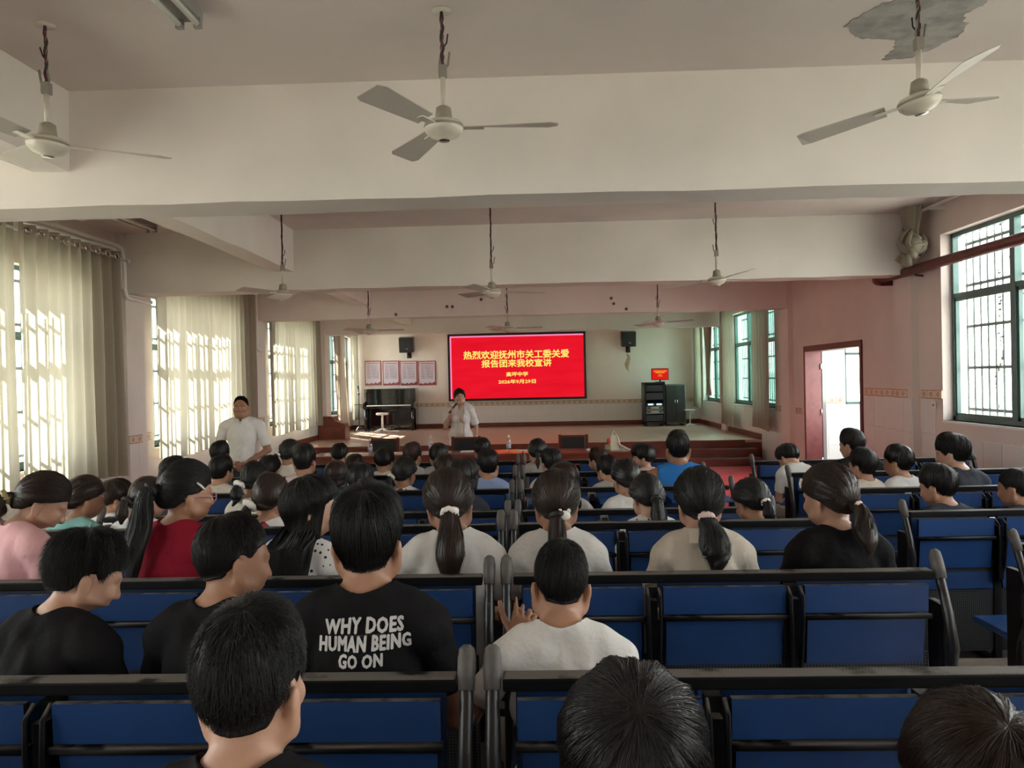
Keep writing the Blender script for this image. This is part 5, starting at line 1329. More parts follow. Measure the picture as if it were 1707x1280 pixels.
        for c_ in range(3):
            a, b = idx[:, :-1, c_], idx[:, :-1, (c_ + 1) % 3]; c2, d2 = idx[:, 1:, (c_ + 1) % 3], idx[:, 1:, c_]
            fs.append(np.stack([a, b, c2, d2], -1).reshape(-1, 4))
        return V, F, SVv, np.concatenate(fs)
    return V, F, None, None

def hair_mat(name, col, rough=0.46):
    if name in MATS: return MATS[name]
    m = bpy.data.materials.new(name); m.use_nodes = True; MATS[name] = m; t = m.node_tree; b = t.nodes['Principled BSDF']
    b.inputs['Roughness'].default_value = rough; b.inputs['Specular IOR Level'].default_value = 0.35; b.inputs['Base Color'].default_value = (*col, 1)
    tc = t.nodes.new('ShaderNodeTexCoord'); n = t.nodes.new('ShaderNodeTexNoise'); n.inputs['Scale'].default_value = 140; n.inputs['Detail'].default_value = 3
    mp = t.nodes.new('ShaderNodeMapping'); mp.inputs['Scale'].default_value = (1, 1, 0.12); t.links.new(tc.outputs['Object'], mp.inputs[0]); t.links.new(mp.outputs[0], n.inputs['Vector'])
    bp = t.nodes.new('ShaderNodeBump'); bp.inputs['Strength'].default_value = 0.5; bp.inputs['Distance'].default_value = 0.004
    t.links.new(n.outputs['Fac'], bp.inputs['Height']); t.links.new(bp.outputs[0], b.inputs['Normal'])
    r_ = t.nodes.new('ShaderNodeMapRange'); r_.inputs[3].default_value = rough - 0.1; r_.inputs[4].default_value = rough + 0.15; t.links.new(n.outputs['Fac'], r_.inputs[0]); t.links.new(r_.outputs[0], b.inputs['Roughness'])
    return m
HAIRM = {'black': hair_mat('hair_black', (0.006, 0.0055, 0.0055)), 'soft': hair_mat('hair_soft_black', (0.009, 0.0075, 0.0075), 0.36), 'brown': hair_mat('hair_brown', (0.022, 0.012, 0.009), 0.38), 'red': hair_mat('hair_reddish', (0.035, 0.015, 0.012), 0.45)}
def skin_mat(name, col):
    m = mat(name, col, 0.48, noise=0.12, nscale=14, bump=0.03, bscale=90); b = m.node_tree.nodes['Principled BSDF']
    b.inputs['Subsurface Weight'].default_value = 0.0
    return m
SKINS = [skin_mat('skin_tan', (0.42, 0.22, 0.14)), skin_mat('skin_light', (0.52, 0.30, 0.21)), skin_mat('skin_brown', (0.33, 0.16, 0.095))]
def cloth(name, col, rough=0.85, stripes=None):
    m = mat('cloth_' + name, col, rough, noise=0.06, nscale=8, bump=0.8, bscale=11, spec=0.08); return m
def dots_mat(name, base, dot, scale, size, rnd=0.25):
    if name in MATS: return MATS[name]
    m = bpy.data.materials.new(name); m.use_nodes = True; MATS[name] = m; t = m.node_tree; b = t.nodes['Principled BSDF']; b.inputs['Roughness'].default_value = 0.85
    tc = t.nodes.new('ShaderNodeTexCoord'); v = t.nodes.new('ShaderNodeTexVoronoi'); v.inputs['Scale'].default_value = scale; v.inputs['Randomness'].default_value = rnd
    t.links.new(tc.outputs['Object'], v.inputs['Vector']); l = t.nodes.new('ShaderNodeMath'); l.operation = 'LESS_THAN'; l.inputs[1].default_value = size; t.links.new(v.outputs['Distance'], l.inputs[0])
    mx = t.nodes.new('ShaderNodeMix'); mx.data_type = 'RGBA'; mx.inputs[6].default_value = (*base, 1); mx.inputs[7].default_value = (*dot, 1); t.links.new(l.outputs[0], mx.inputs[0]); t.links.new(mx.outputs[2], b.inputs['Base Color'])
    return m
CL = {'black': cloth('black', (0.013, 0.0125, 0.014)), 'white': cloth('white', (0.72, 0.71, 0.70)), 'cream': cloth('cream', (0.66, 0.60, 0.52)), 'pink': cloth('pink', (0.72, 0.42, 0.45)), 'red': cloth('red', (0.26, 0.014, 0.03)), 'teal': cloth('teal', (0.25, 0.50, 0.47)),
      'blue': cloth('blue', (0.30, 0.38, 0.62)), 'tank': cloth('tank_blue', (0.03, 0.17, 0.48)), 'grey': cloth('grey', (0.40, 0.38, 0.36)), 'charcoal': cloth('charcoal', (0.05, 0.055, 0.07)), 'green': cloth('dark_green', (0.03, 0.06, 0.05)),
      'palepink': cloth('pale_pink', (0.66, 0.52, 0.52)), 'navy': cloth('navy', (0.02, 0.025, 0.05)), 'jean': cloth('jean', (0.10, 0.13, 0.18)), 'shoe': mat('shoe', (0.05, 0.05, 0.05), 0.5), 'dots': dots_mat('cloth_dotted', (0.72, 0.72, 0.74), (0.02, 0.02, 0.03), 44, 0.26), 'fleck': dots_mat('cloth_flecked', (0.66, 0.65, 0.66), (0.06, 0.05, 0.06), 42, 0.24, 0.9)}
SCRW = mat('scrunchie_white', (0.75, 0.72, 0.68), 0.8); SCRP = mat('scrunchie_pink', (0.70, 0.52, 0.50), 0.8); SCRG = mat('scrunchie_grey', (0.33, 0.36, 0.40), 0.8)
EYEW = mat('eye_white', (0.7, 0.68, 0.66), 0.3); EYEB = mat('eye_iris', (0.01, 0.007, 0.005), 0.2); LIP = mat('lip', (0.34, 0.12, 0.10), 0.45); REDC = mat('red_collar', (0.42, 0.03, 0.05), 0.8)

def smooth01(x): x = np.clip(x, 0, 1); return x * x * (3 - 2 * x)
def rot3(yaw, pitch, roll):
    """yaw about z (positive turns to the speaker's left hand), pitch positive bows the head, roll tilts"""
    return np.array(Matrix.Rotation(R(yaw), 3, 'Z') @ Matrix.Rotation(R(-pitch), 3, 'X') @ Matrix.Rotation(R(roll), 3, 'Y'))
class Pose:
    def __init__(s, k=1.0, lean=0.0, head=(0, 0, 0), wide=1.0, side=0.0):
        s.k, s.lean, s.H, s.wide, s.side = k, lean, rot3(*head), wide, side
    def __call__(s, V, head=None):
        V = np.array(V, float).copy(); w = smooth01((V[:, 2] - 0.600) / 0.065) * smooth01((0.14 - np.abs(V[:, 0])) / 0.03) if head is None else np.full(len(V), head, float)
        if head is None: w = np.where(V[:, 2] > 0.59, w, 0)
        piv = np.array([0, 0.0, 0.605]); Vr = (V - piv) @ s.H.T + piv; V = V * (1 - w[:, None]) + Vr * w[:, None]
        z = V[:, 2]; V[:, 0] = np.where((w < 0.5), V[:, 0] * (1 + (s.wide - 1) * smooth01((0.66 - z) / 0.10)), V[:, 0])
        V[:, 2] = np.where(z < 0, z, np.where(z < 0.5, z * s.k, z + 0.5 * (s.k - 1)))
        a = R(s.lean); q = smooth01((V[:, 2] - 0.06) / 0.22)
        y0, z0 = V[:, 1].copy(), V[:, 2].copy() - 0.08
        V[:, 1] = y0 + q * (z0 * math.sin(a) + y0 * (math.cos(a) - 1)); V[:, 2] = 0.08 + z0 + q * (z0 * (math.cos(a) - 1) - y0 * math.sin(a) * (z0 > 0.3))
        b = R(s.side); V[:, 0] = V[:, 0] + q * np.maximum(V[:, 2] - 0.08, 0) * math.sin(b)
        return V
# ------------------------------------------------------------------ dressing and placing people
SHELL = {}
def shell(key, kind, off, fold=0.0, S=None, tagk=''):
    kk = (key, kind, off, tagk)
    if kk in SHELL: return SHELL[kk]
    tp_ = TPL[key]; V, N, T_ = tp_['V'], tp_['N'], tp_['T']; s_ = tp_[kind] if S is None else S
    sel = s_[T_].max(1) > -0.2
    W_ = V + N * off
    if fold:
        x, y, z = V[:, 0], V[:, 1], V[:, 2]
        f = np.sin(38 * x + 22 * z + 2 * np.sin(18 * z)) * 0.5 + np.sin(55 * z - 26 * np.abs(x) + 3 * np.sin(9 * x)) * 0.5 + 0.6 * np.sin(70 * np.abs(x) + 30 * z)
        W_ = W_ + N * (fold * f)[:, None]
    VV, TT, _ = clip_shell(W_, T_[sel], s_)
    VV, TT = rim(VV, TT); SHELL[kk] = (VV, TT); return SHELL[kk]

def lump_ring(r, r2, n=22, m_=9, seed=0, lump=0.25):
    rg = np.random.RandomState(seed); V = []
    nz = rg.rand(n, m_)
    for i in range(n):
        a = 2 * math.pi * i / n
        for j in range(m_):
            b = 2 * math.pi * j / m_; q = r2 * (1 + lump * (2 * nz[i, j] - 1)); V.append(((r + q * math.cos(b)) * math.cos(a), (r + q * math.cos(b)) * math.sin(a), q * math.sin(b)))
    F = [(i * m_ + j, ((i + 1) % n) * m_ + j, ((i + 1) % n) * m_ + (j + 1) % m_, i * m_ + (j + 1) % m_) for i in range(n) for j in range(m_)]
    return np.array(V), np.array(F)
def align_z(d):
    return np.array(Vector(d).normalized().to_track_quat('Z', 'Y').to_matrix())

def tail_mesh(path, radii, seed=0, seg=20, strands=0):
    rg = np.random.RandomState(seed); path = np.array(path, float); n = len(path)
    # resample smoothly
    tt = np.linspace(0, n - 1, 26); P = np.stack([np.interp(tt, range(n), path[:, i]) for i in range(3)], -1)
    for _ in range(4): P[1:-1] = (P[:-2] + 2 * P[1:-1] + P[2:]) / 4
    rr = np.interp(tt, range(n), radii); gro = 1 + 0.30 * (rg.rand(seg) - 0.5); gro2 = rg.rand(seg) * 6.28
    V = []
    for i, p in enumerate(P):
        t_ = P[min(i + 1, 25)] - P[max(i - 1, 0)]; M_ = align_z(t_)
        for k in range(seg):
            a = 2 * math.pi * k / seg + 0.5 * i / 25; r = rr[i] * gro[k] * (1 + 0.10 * math.sin(gro2[k] + i * 0.35))
            V.append(p + M_ @ np.array([math.cos(a) * r, math.sin(a) * r * 0.8, 0]))
    F = [(i * seg + k, i * seg + (k + 1) % seg, (i + 1) * seg + (k + 1) % seg, (i + 1) * seg + k) for i in range(25) for k in range(seg)]
    F += [(25 * seg + k, 25 * seg + (k + 1) % seg, 25 * seg + (k + 2) % seg, 25 * seg + (k + 2) % seg) for k in range(0)]
    V = np.array(V); sv = []; sf = []
    if strands:
        G = V.reshape(26, seg, 3); base = 0
        for s_ in range(strands):
            k = rg.randint(seg); a = rg.randint(0, 12); b = min(25, a + rg.randint(8, 16)); w = 0.0011; pts = []
            o_ = (rg.rand(3) - 0.5) * 0.016
            for q in range(5):
                i = a + (b - a) * q / 4; i0 = int(i); p = G[i0, (k + q // 3) % seg]; c_ = P[i0]; d = (p - c_) / max(1e-6, np.linalg.norm(p - c_)); pts.append((p + d * 0.0015 + o_ * (q / 4) ** 2, d))
            for q, (p, d) in enumerate(pts):
                ww = w * (1 - 0.9 * (q / 4) ** 2); sx = np.cross(d, P[min(25, a + 1)] - P[a]); sx /= max(1e-6, np.linalg.norm(sx)); sv += [p - sx * ww, p + sx * ww, p + d * ww]
            for q in range(4):
                for c_ in range(3): sf.append((base + q * 3 + c_, base + q * 3 + (c_ + 1) % 3, base + (q + 1) * 3 + (c_ + 1) % 3, base + (q + 1) * 3 + c_))
            base += 15
    return V, np.array(F), (np.array(sv), np.array(sf)) if strands else None

PEOPLE = {}
def person(label, px, py, row=None, Y=None, seat=None, tpl='far', s=1.0, yaw=0.0, head=(0, 0, 0), lean=4.0, side=0.0, wide=1.0,
           hair='boy', thick=0.020, hc='black', rough=0.2, front=1.0, strands=None, lift=0.006, slen=0.5, pole=22, swid=None, ext=None,
           tail=None, tie=None, shirt='white', fold=0.0024, off=0.012, tank=False, trousers='navy', skin=0, seed=1, face=False, collar=None, glasses=None,
           clip=None, stand=None, group=None, hem_=None, taper=None):
    if wide == 1.0 and stand is None: wide = 0.85
    near = tpl in ('near', 'near_f', 'handup', 'man', 'woman')
    if Y is None: Y = ROWY[row] + 0.195
    if seat is None: seat = (rz_(row) if row is not None else 0.0) + 0.44
    if stand is not None: seat = stand
    Rz = np.array(Matrix.Rotation(R(yaw), 3, 'Z')); k = 1.0
    for _ in range(6):
        P = Pose(k, lean, head, wide, side); hcl = P(HC[None, :], 1.0)[0]; off_w = s * (Rz @ hcl)
        tgt = at(px, py, Y + off_w[1]); need = (tgt.z - seat) / s; k += (need - hcl[2]) / 0.5; k = min(1.30, max(0.72, k))
    P = Pose(k, lean, head, wide, side); hcl = P(HC[None, :], 1.0)[0]; off_w = s * (Rz @ hcl); tgt = at(px, py, Y + off_w[1])
    e = empty('person', (tgt.x - off_w[0], Y, tgt.z - off_w[2]), R(yaw), label=label, cat='person', group=group); e.scale = (s, s, s)
    T0 = TPL[tpl]
    body = link('body', np_mesh('body', P(T0['V']), T0['F']), SKINS[skin], e)
    S = None; tagk = ''
    if tank:
        S = np.minimum(T0['shirt'], np.where(T0['reg'] == 'arm', (0.02 - T0['tp']) * 0.25, np.where(T0['V'][:, 2] > 0.40, 0.135 - np.abs(T0['V'][:, 0]), 1.0))); tagk = 'tank'
    fold = fold * (1.7 if near and stand is None else 1.0); VV, TT = shell(tpl, 'shirt', off, fold, S, tagk); sh_o = link('shirt', np_mesh('shirt', P(VV), TT), CL[shirt], e)
    VV2, TT2 = shell(tpl, 'trousers', 0.009); link('trousers', np_mesh('trousers', P(VV2), TT2), CL[trousers], e)
    VV3, TT3 = shell(tpl, 'shoes', 0.006)
    if len(TT3): link('shoes', np_mesh('shoes', P(VV3), TT3), CL['shoe'], e)
    # hair
    hm = HAIRM[hc]; st = strands if strands is not None else (1500 if near else 160)
    sw = swid or (0.0012 if near else 0.0022)
    if tail: pole = tail.get('pole', 108)
    V, F, SV, SF = hair_cap(hair, thick, pole, 84 if near else 44, 22 if near else 14, seed, rough, front, st, slen, lift, sw, ext, taper or {'boy': 0.62, 'fade': 0.8, 'thin': 0.6}.get(hair, 0.22))
    if ext:      # loose hair: the cap turns with the head, the lengths hang straight down
        Hw = P(V, 1.0); up = smooth01((V[:, 2] - 0.60) / 0.08); drop = np.minimum(V[:, 2] - 0.66, 0)
        anchor = V.copy(); anchor[:, 2] = np.maximum(anchor[:, 2], 0.66); A = P(anchor, 1.0); A[:, 2] += drop
        backlim = np.where(A[:, 2] < 0.60 + 0.5 * (k - 1), -0.135 + (A[:, 2] - 0.08) * math.sin(R(lean)), 9); isb = V[:, 1] < 0.03
        Hw = np.where((V[:, 2] < 0.66)[:, None], A, Hw); Hw[:, 1] = np.where(isb, np.minimum(Hw[:, 1], np.where(backlim < 8, backlim + 0.012 * (np.abs(Hw[:, 0]) > 0.1), 9)), Hw[:, 1])
        V = Hw
        if SV is not None:
            keep = SV[:, 2] >= 0.64; up_ = P(SV, 1.0); SV2 = SV.copy(); a2 = SV.copy(); a2[:, 2] = np.maximum(a2[:, 2], 0.66); A2 = P(a2, 1.0); A2[:, 2] += np.minimum(SV[:, 2] - 0.66, 0)
            b2 = np.where(A2[:, 2] < 0.60 + 0.5 * (k - 1), -0.137 + (A2[:, 2] - 0.08) * math.sin(R(lean)), 9); isb2 = SV[:, 1] < 0.03
            SVp = np.where((SV[:, 2] < 0.66)[:, None], A2, up_); SVp[:, 1] = np.where(isb2, np.minimum(SVp[:, 1], b2), SVp[:, 1]); SV = SVp
    else:
        V = P(V, 1.0); SV = P(SV, 1.0) if SV is not None else None
    ho = link('hair', np_mesh('hair', V, F), hm, e)
    if SV is not None: tag(link('hair_strands', np_mesh('hair_strands', SV, SF), hm, ho), kind='stuff')
    if tail:
        th = R(tail.get('pole', 108)); az = R(tail.get('az', 0)); d = np.array([math.sin(th) * math.sin(az) * -1, -math.sin(th) * math.cos(az), math.cos(th)])
        t0 = skull(d[None, :], 0.0)[0] + d * (thick * 0.9); tw = P(t0[None, :], 1.0)[0]; dw = P.H @ d
        L = tail.get('len', 0.30); wdt = tail.get('w', 0.030); sx = tail.get('sx', 0.0); path = [tw - dw * 0.012, tw + dw * 0.030]; rad = [0.016, 0.016 + 0.3 * wdt]
        p = tw + dw * 0.045 + np.array([0, 0, -0.015]); nseg = 7
        for q in range(nseg):
            f = q / (nseg - 1); yb = -0.150 + (p[2] - 0.08) * math.sin(R(lean)) if p[2] < 0.585 + 0.5 * (k - 1) else 9
            pp = p.copy(); pp[1] = min(pp[1], yb); pp[0] += tail.get('curve', 0.0) * math.sin(f * math.pi); path.append(pp); rad.append(wdt * (0.9 + 0.35 * math.sin(math.pi * min(1, f * 1.15))) * (1 - 0.72 * max(0, f - 0.55) / 0.45))
            p = p + np.array([sx / nseg, -0.006 * (1 - f), -L / nseg])
        tv, tf, ts = tail_mesh(path, rad, seed, strands=120 if near else 24)
        to = link('ponytail', np_mesh('ponytail', tv, tf), hm, e)
        if ts: tag(link('hair_strands', np_mesh('hair_strands', *ts), hm, to), kind='stuff')
        if tie is not None:
            sz = tail.get('tie', 1.0); rv, rf = lump_ring(0.020 * sz, 0.013 * sz, seed=seed); M_ = align_z(dw * 0.8 + np.array([0, 0, -0.5])); link('hair_tie', np_mesh('hair_tie', (rv @ M_.T) + tw + dw * 0.022, rf), tie, e)
    def onhead(mb, name, m_, parent=e):
        me = mb.mesh(name); n = len(me.vertices); co = np.empty(n * 3, np.float32); me.vertices.foreach_get('co', co); me.vertices.foreach_set('co', P(co.reshape(-1, 3), 1.0).astype(np.float32).ravel()); me.update(); return link(name, me, m_, parent)
    if face:
        for sg in (-1, 1):
            eo = onhead(MB().ball((sg * 0.031, 0.094, 0.716), (0.0135, 0.010, 0.0065), 12, 8), 'eye', EYEW); onhead(MB().ball((sg * 0.031, 0.1015, 0.716), (0.0062, 0.0035, 0.0062), 10, 6), 'iris', EYEB, eo)
            onhead(MB().tube([(sg * 0.012, 0.111, 0.735), (sg * 0.031, 0.110, 0.741), (sg * 0.050, 0.098, 0.735)], [0.003, 0.004, 0.002], 6, flat=0.6), 'eyebrow', hm)
        onhead(MB().tube([(-0.022, 0.104, 0.653), (-0.008, 0.1115, 0.654), (0.008, 0.1115, 0.654), (0.022, 0.104, 0.653)], [0.002, 0.0048, 0.0048, 0.002], 8, flat=1.0), 'lips', LIP)
    if collar is not None:
        cm, kind_ = collar; mb = MB(); seg = 36; vs = []
        prof = [(0.072, 0.565), (0.064, 0.622), (0.070, 0.624), (0.098, 0.568)] if kind_ == 'shirt' else [(0.085, 0.560), (0.070, 0.592), (0.064, 0.606), (0.082, 0.574)]
        for r, z in prof:
            for q in range(seg):
                a = 2 * math.pi * q / seg; x, y = r * math.sin(a), r * math.cos(a); vs.append((x * 1.05, y * 0.98 - 0.008, z - 0.10 * (y + 0.06) * 0.9))
        fs = [(j * seg + q, j * seg + (q + 1) % seg, (j + 1) * seg + (q + 1) % seg, (j + 1) * seg + q) for j in range(3) for q in range(seg) if not (kind_ == 'shirt' and q in (0, seg - 1))]
        mb.add(vs, fs, 0, True); me = mb.mesh('collar'); n = len(me.vertices); co = np.empty(n * 3, np.float32); me.vertices.foreach_get('co', co); me.vertices.foreach_set('co', P(co.reshape(-1, 3), 0.0).astype(np.float32).ravel()); me.update(); link('collar', me, cm, e)
    if glasses is not None:
        mb = MB()
        for sg in (-1, 1):
            mb.tube([(sg * 0.033 + 0.022 * math.cos(a), 0.116, 0.712 + 0.018 * math.sin(a)) for a in [2 * math.pi * q / 16 for q in range(17)]], 0.0022, 6, cap=False); mb.tube([(sg * 0.055, 0.114, 0.716), (sg * 0.074, 0.08, 0.716), (sg * 0.080, 0.0, 0.712), (sg * 0.078, -0.02, 0.70)], 0.002, 6)
        mb.tube([(-0.011, 0.118, 0.714), (0.011, 0.118, 0.714)], 0.002, 6); onhead(mb, 'glasses', glasses)
    if clip is not None:
        a, el, L, m_, nm = clip; d0 = np.array([math.sin(R(a)) * math.cos(R(el)), math.cos(R(a)) * math.cos(R(el)), math.sin(R(el))]); p0 = skull(d0[None], 0.0)[0] + d0 * (thick + 0.004)
        up = np.array([0, 0, 1.0]); tn = np.cross(d0, up); tn /= np.linalg.norm(tn); tn = tn * 0.75 + up * 0.5
        onhead(MB().tube([p0 - tn * L / 2, p0, p0 + tn * L / 2], [0.006, 0.009, 0.005], 8, flat=0.6), nm, m_)
    PEOPLE[label] = (e, P, sh_o, s, k, onhead)
    return e, P, sh_o

W_, WP = CL['white'], 0
# --- seats right before the camera (bench row outside the frame)
person('boy with cropped black hair and bare neck in black T-shirt, back to camera', 420, 1120, row=0, tpl='near', s=0.98, head=(-6, 4, 0), lean=6, hair='boy', thick=0.021, rough=0.12, strands=6000, slen=0.12, lift=0.007, swid=0.0006, shirt='black', skin=1, seed=11, front=1.1)
person('bowed head of glossy black hair, whorl at the crown, before empty blue flaps', 1056, 1258, row=0, tpl='near', s=1.20, head=(0, 26, 0), lean=14, hair='bangs', thick=0.030, hc='soft', rough=0.15, strands=6000, slen=0.5, lift=0.004, swid=0.0009, shirt='charcoal', seed=12, pole=78)
person('brown-haired bowed head seated before the bench of the doorway side', 1640, 1305, row=0, tpl='near', s=1.10, head=(4, 24, 3), lean=12, hair='bangs', thick=0.030, hc='brown', rough=0.2, strands=5000, slen=0.5, lift=0.005, swid=0.0009, shirt='charcoal', seed=13, pole=60)
# --- second bench from the camera
person('boy in plain black T-shirt with tousled hair looking down beside the pink top', 146, 948, row=1, tpl='near', s=1.0, yaw=-14, head=(-30, 20, 0), lean=10, hair='boy', thick=0.026, rough=0.35, strands=4200, slen=0.22, lift=0.016, swid=0.0009, shirt='black', skin=1, seed=21, wide=0.93)
person('boy in plain black T-shirt with clipped sides, head turned, ear showing', 388, 922, row=1, tpl='near', s=1.05, yaw=-10, head=(-36, 10, -6), lean=6, hair='fade', thick=0.017, rough=0.12, strands=4000, slen=0.14, lift=0.004, swid=0.0007, shirt='black', skin=0, seed=22, wide=0.91)
p1c = person('boy in black T-shirt with white lettering across his back', 613, 888, row=1, tpl='near', s=1.12, head=(0, 2, 0), lean=3, hair='boy', thick=0.027, rough=0.22, strands=5000, slen=0.4, lift=0.006, swid=0.0009, shirt='black', skin=0, seed=23, wide=0.91, front=1.1)
person('boy in white T-shirt holding one hand up beside his cheek', 935, 962, row=1, tpl='handup', s=0.98, head=(4, 10, 3), lean=9, hair='fade', thick=0.016, rough=0.12, strands=4500, slen=0.16, lift=0.005, swid=0.0007, shirt='white', skin=0, seed=24, wide=0.93, fold=0.003)
# --- third bench
person('girl in pink top with low side ponytail, head bowed to the side', 72, 832, row=2, tpl='near_f', s=1.02, yaw=-22, head=(-30, 22, 0), lean=14, hair='girl', thick=0.020, hc='brown', rough=0.12, strands=1600, slen=0.6, lift=0.003, shirt='pink', skin=1, seed=31, wide=1.04, tail=dict(pole=112, len=0.10, w=0.032), tie=mat('hair_tie_gold', (0.35, 0.28, 0.12), 0.5))
person('girl in dark red T-shirt with glasses and long straight ponytail', 309, 815, row=2, tpl='near_f', s=1.05, yaw=-12, head=(-30, 6, 0), lean=4, hair='girl', thick=0.020, hc='black', rough=0.12, strands=1800, slen=0.6, lift=0.002, shirt='red', skin=0, seed=32, wide=0.95, tail=dict(pole=92, len=0.46, w=0.034, sx=-0.02), tie=mat('hair_tie_black', (0.01, 0.01, 0.01), 0.6), glasses=mat('pink_glasses', (0.55, 0.30, 0.36), 0.3), clip=(78, 10, 0.05, mat('white_clip', (0.8, 0.78, 0.74), 0.4), 'hair_grip'))
person('girl with long loose hair down her back in dotted white blouse', 517, 842, row=2, tpl='near_f', s=1.04, yaw=-14, head=(-46, 8, 0), lean=3, hair='girl', thick=0.024, hc='black', rough=0.14, strands=2600, slen=0.6, lift=0.003, shirt='dots', skin=1, seed=33, ext=(0.30, 62), wide=0.90, face=True)
person('girl in white T-shirt with white scrunchie and long dark ponytail', 748, 830, row=2, tpl='near_f', s=1.06, yaw=4, head=(2, 8, -4), lean=5, hair='girl', thick=0.022, hc='brown', rough=0.12, strands=1800, slen=0.6, lift=0.002, shirt='white', skin=0, seed=34, wide=0.96, tail=dict(pole=118, az=0, len=0.30, w=0.042, sx=0.0, tie=1.1), tie=SCRW, fold=0.0025)
p2e = person('girl in white T-shirt with a white bear-eared hair clip', 927, 830, row=2, tpl='near_f', s=1.0, head=(0, 4, 0), lean=4, hair='girl', thick=0.022, hc='brown', rough=0.1, strands=1800, slen=0.6, lift=0.002, shirt='white', skin=0, seed=35, wide=0.93, tail=dict(pole=120, len=0.20, w=0.028), tie=mat('hair_tie_black', (0, 0, 0)))
person('girl in cream collared shirt with pale pink scrunchie on low ponytail', 1166, 828, row=2, tpl='near_f', s=1.0, head=(0, 3, 0), lean=3, hair='girl', thick=0.024, hc='black', rough=0.12, strands=1800, slen=0.6, lift=0.003, shirt='cream', skin=1, seed=36, wide=0.96, tail=dict(pole=122, len=0.24, w=0.042, curve=0.02, sx=0.01, tie=1.05), tie=SCRP, collar=(CL['cream'], 'shirt'))
person('girl in black T-shirt with white hair slide, ponytail on one shoulder', 1383, 822, row=2, tpl='near_f', s=1.04, yaw=4, head=(22, 8, 3), lean=4, hair='girl', thick=0.023, hc='brown', rough=0.12, strands=1900, slen=0.6, lift=0.003, shirt='black', skin=1, seed=37, wide=0.96, tail=dict(pole=114, len=0.17, w=0.032, tie=0.7), tie=SCRP, clip=(-42, 24, 0.075, mat('white_clip', (0, 0, 0)), 'hair_slide'))
# --- fourth bench
person('girl in teal top with grey scrunchie next to the pink top', 141, 826, row=3, tpl='far_f', s=0.98, yaw=-12, head=(-26, 10, 0), hair='girl', shirt='teal', skin=0, seed=41, hc='brown', tail=dict(pole=112, len=0.10, w=0.026, tie=1.3), tie=SCRG)
person('bob-haired student in white top turning towards her neighbour by the curtains', 191, 826, row=4, tpl='far_f', s=0.98, yaw=-10, head=(-30, 10, 0), hair='bangs', shirt='white', skin=0, seed=42, hc='brown', thick=0.024)
person('girl in white top with thin low ponytail behind the red shirt', 247, 828, row=3, tpl='far_f', s=0.98, head=(-26, 14, 0), lean=8, hair='girl', shirt='white', skin=0, seed=43, hc='brown', tail=dict(pole=112, len=0.12, w=0.026), tie=mat('hair_tie_black', (0, 0, 0)), clip=(82, 6, 0.04, mat('white_clip', (0, 0, 0)), 'hair_grip'))
person('girl with white scrunchie and red collar in front of loose-haired girl', 452, 825, row=3, tpl='far_f', s=1.02, head=(-14, 6, 0), hair='girl', shirt='white', skin=0, seed=44, hc='brown', tail=dict(pole=116, az=35, len=0.06, w=0.024, tie=1.35), tie=SCRW, collar=(REDC, 'scarf'))
person('girl in white blouse whose wavy ponytail falls between white-lit shoulders', 1078, 824, row=3, tpl='far_f', s=0.97, yaw=4, head=(10, 12, 0), lean=8, hair='girl', shirt='fleck', skin=1, seed=45, hc='black', tail=dict(pole=112, len=0.22, w=0.030), tie=mat('hair_tie_black', (0, 0, 0)))
person('dark-haired girl with thin white tie on low ponytail by red carpet aisle', 1253, 832, row=3, tpl='far_f', s=1.02, head=(16, 16, 0), lean=10, hair='girl', shirt='grey', skin=0, seed=46, hc='black', tail=dict(pole=112, len=0.10, w=0.026, tie=0.8), tie=SCRW)
# --- fifth bench
person('dark-haired student behind the girl with glasses', 290, 787, row=4, s=0.98, head=(-10, 8, 0), shirt='charcoal', seed=51)
person('girl with large white scrunchie and bunched ponytail beside an empty flap', 425, 796, row=4, tpl='far_f', s=0.98, head=(-6, 8, 0), hair='girl', shirt='cream', seed=52, tail=dict(pole=116, az=30, len=0.12, w=0.030, tie=1.3), tie=SCRW)
person('dark-haired student in a dark top, partly hidden by lettered boy', 602, 800, row=4, s=1.0, head=(-8, 14, 0), lean=8, shirt='green', seed=53, thick=0.024)
person('girl with shoulder-length hair, white collar and dark vest', 772, 793, row=4, tpl='far_f', s=1.02, head=(-16, 10, 0), hair='girl', shirt='charcoal', seed=54, ext=(0.10, 62), thick=0.024, collar=(CL['white'], 'scarf'), hc='soft', strands=500)
person('girl with long loose brown hair in front of the bear-eared clip', 940, 798, row=4, tpl='far_f', s=1.02, head=(8, 14, 0), lean=8, hair='girl', shirt='grey', seed=55, ext=(0.16, 62), thick=0.022, hc='brown', strands=500)
person('girl in white top with flower scrunchie, head turned, between the aisles', 1043, 794, row=4, tpl='far_f', s=1.0, head=(18, 10, 0), hair='girl', shirt='white', seed=56, tail=dict(pole=114, az=-30, len=0.07, w=0.022, tie=1.1), tie=SCRW, hc='soft')
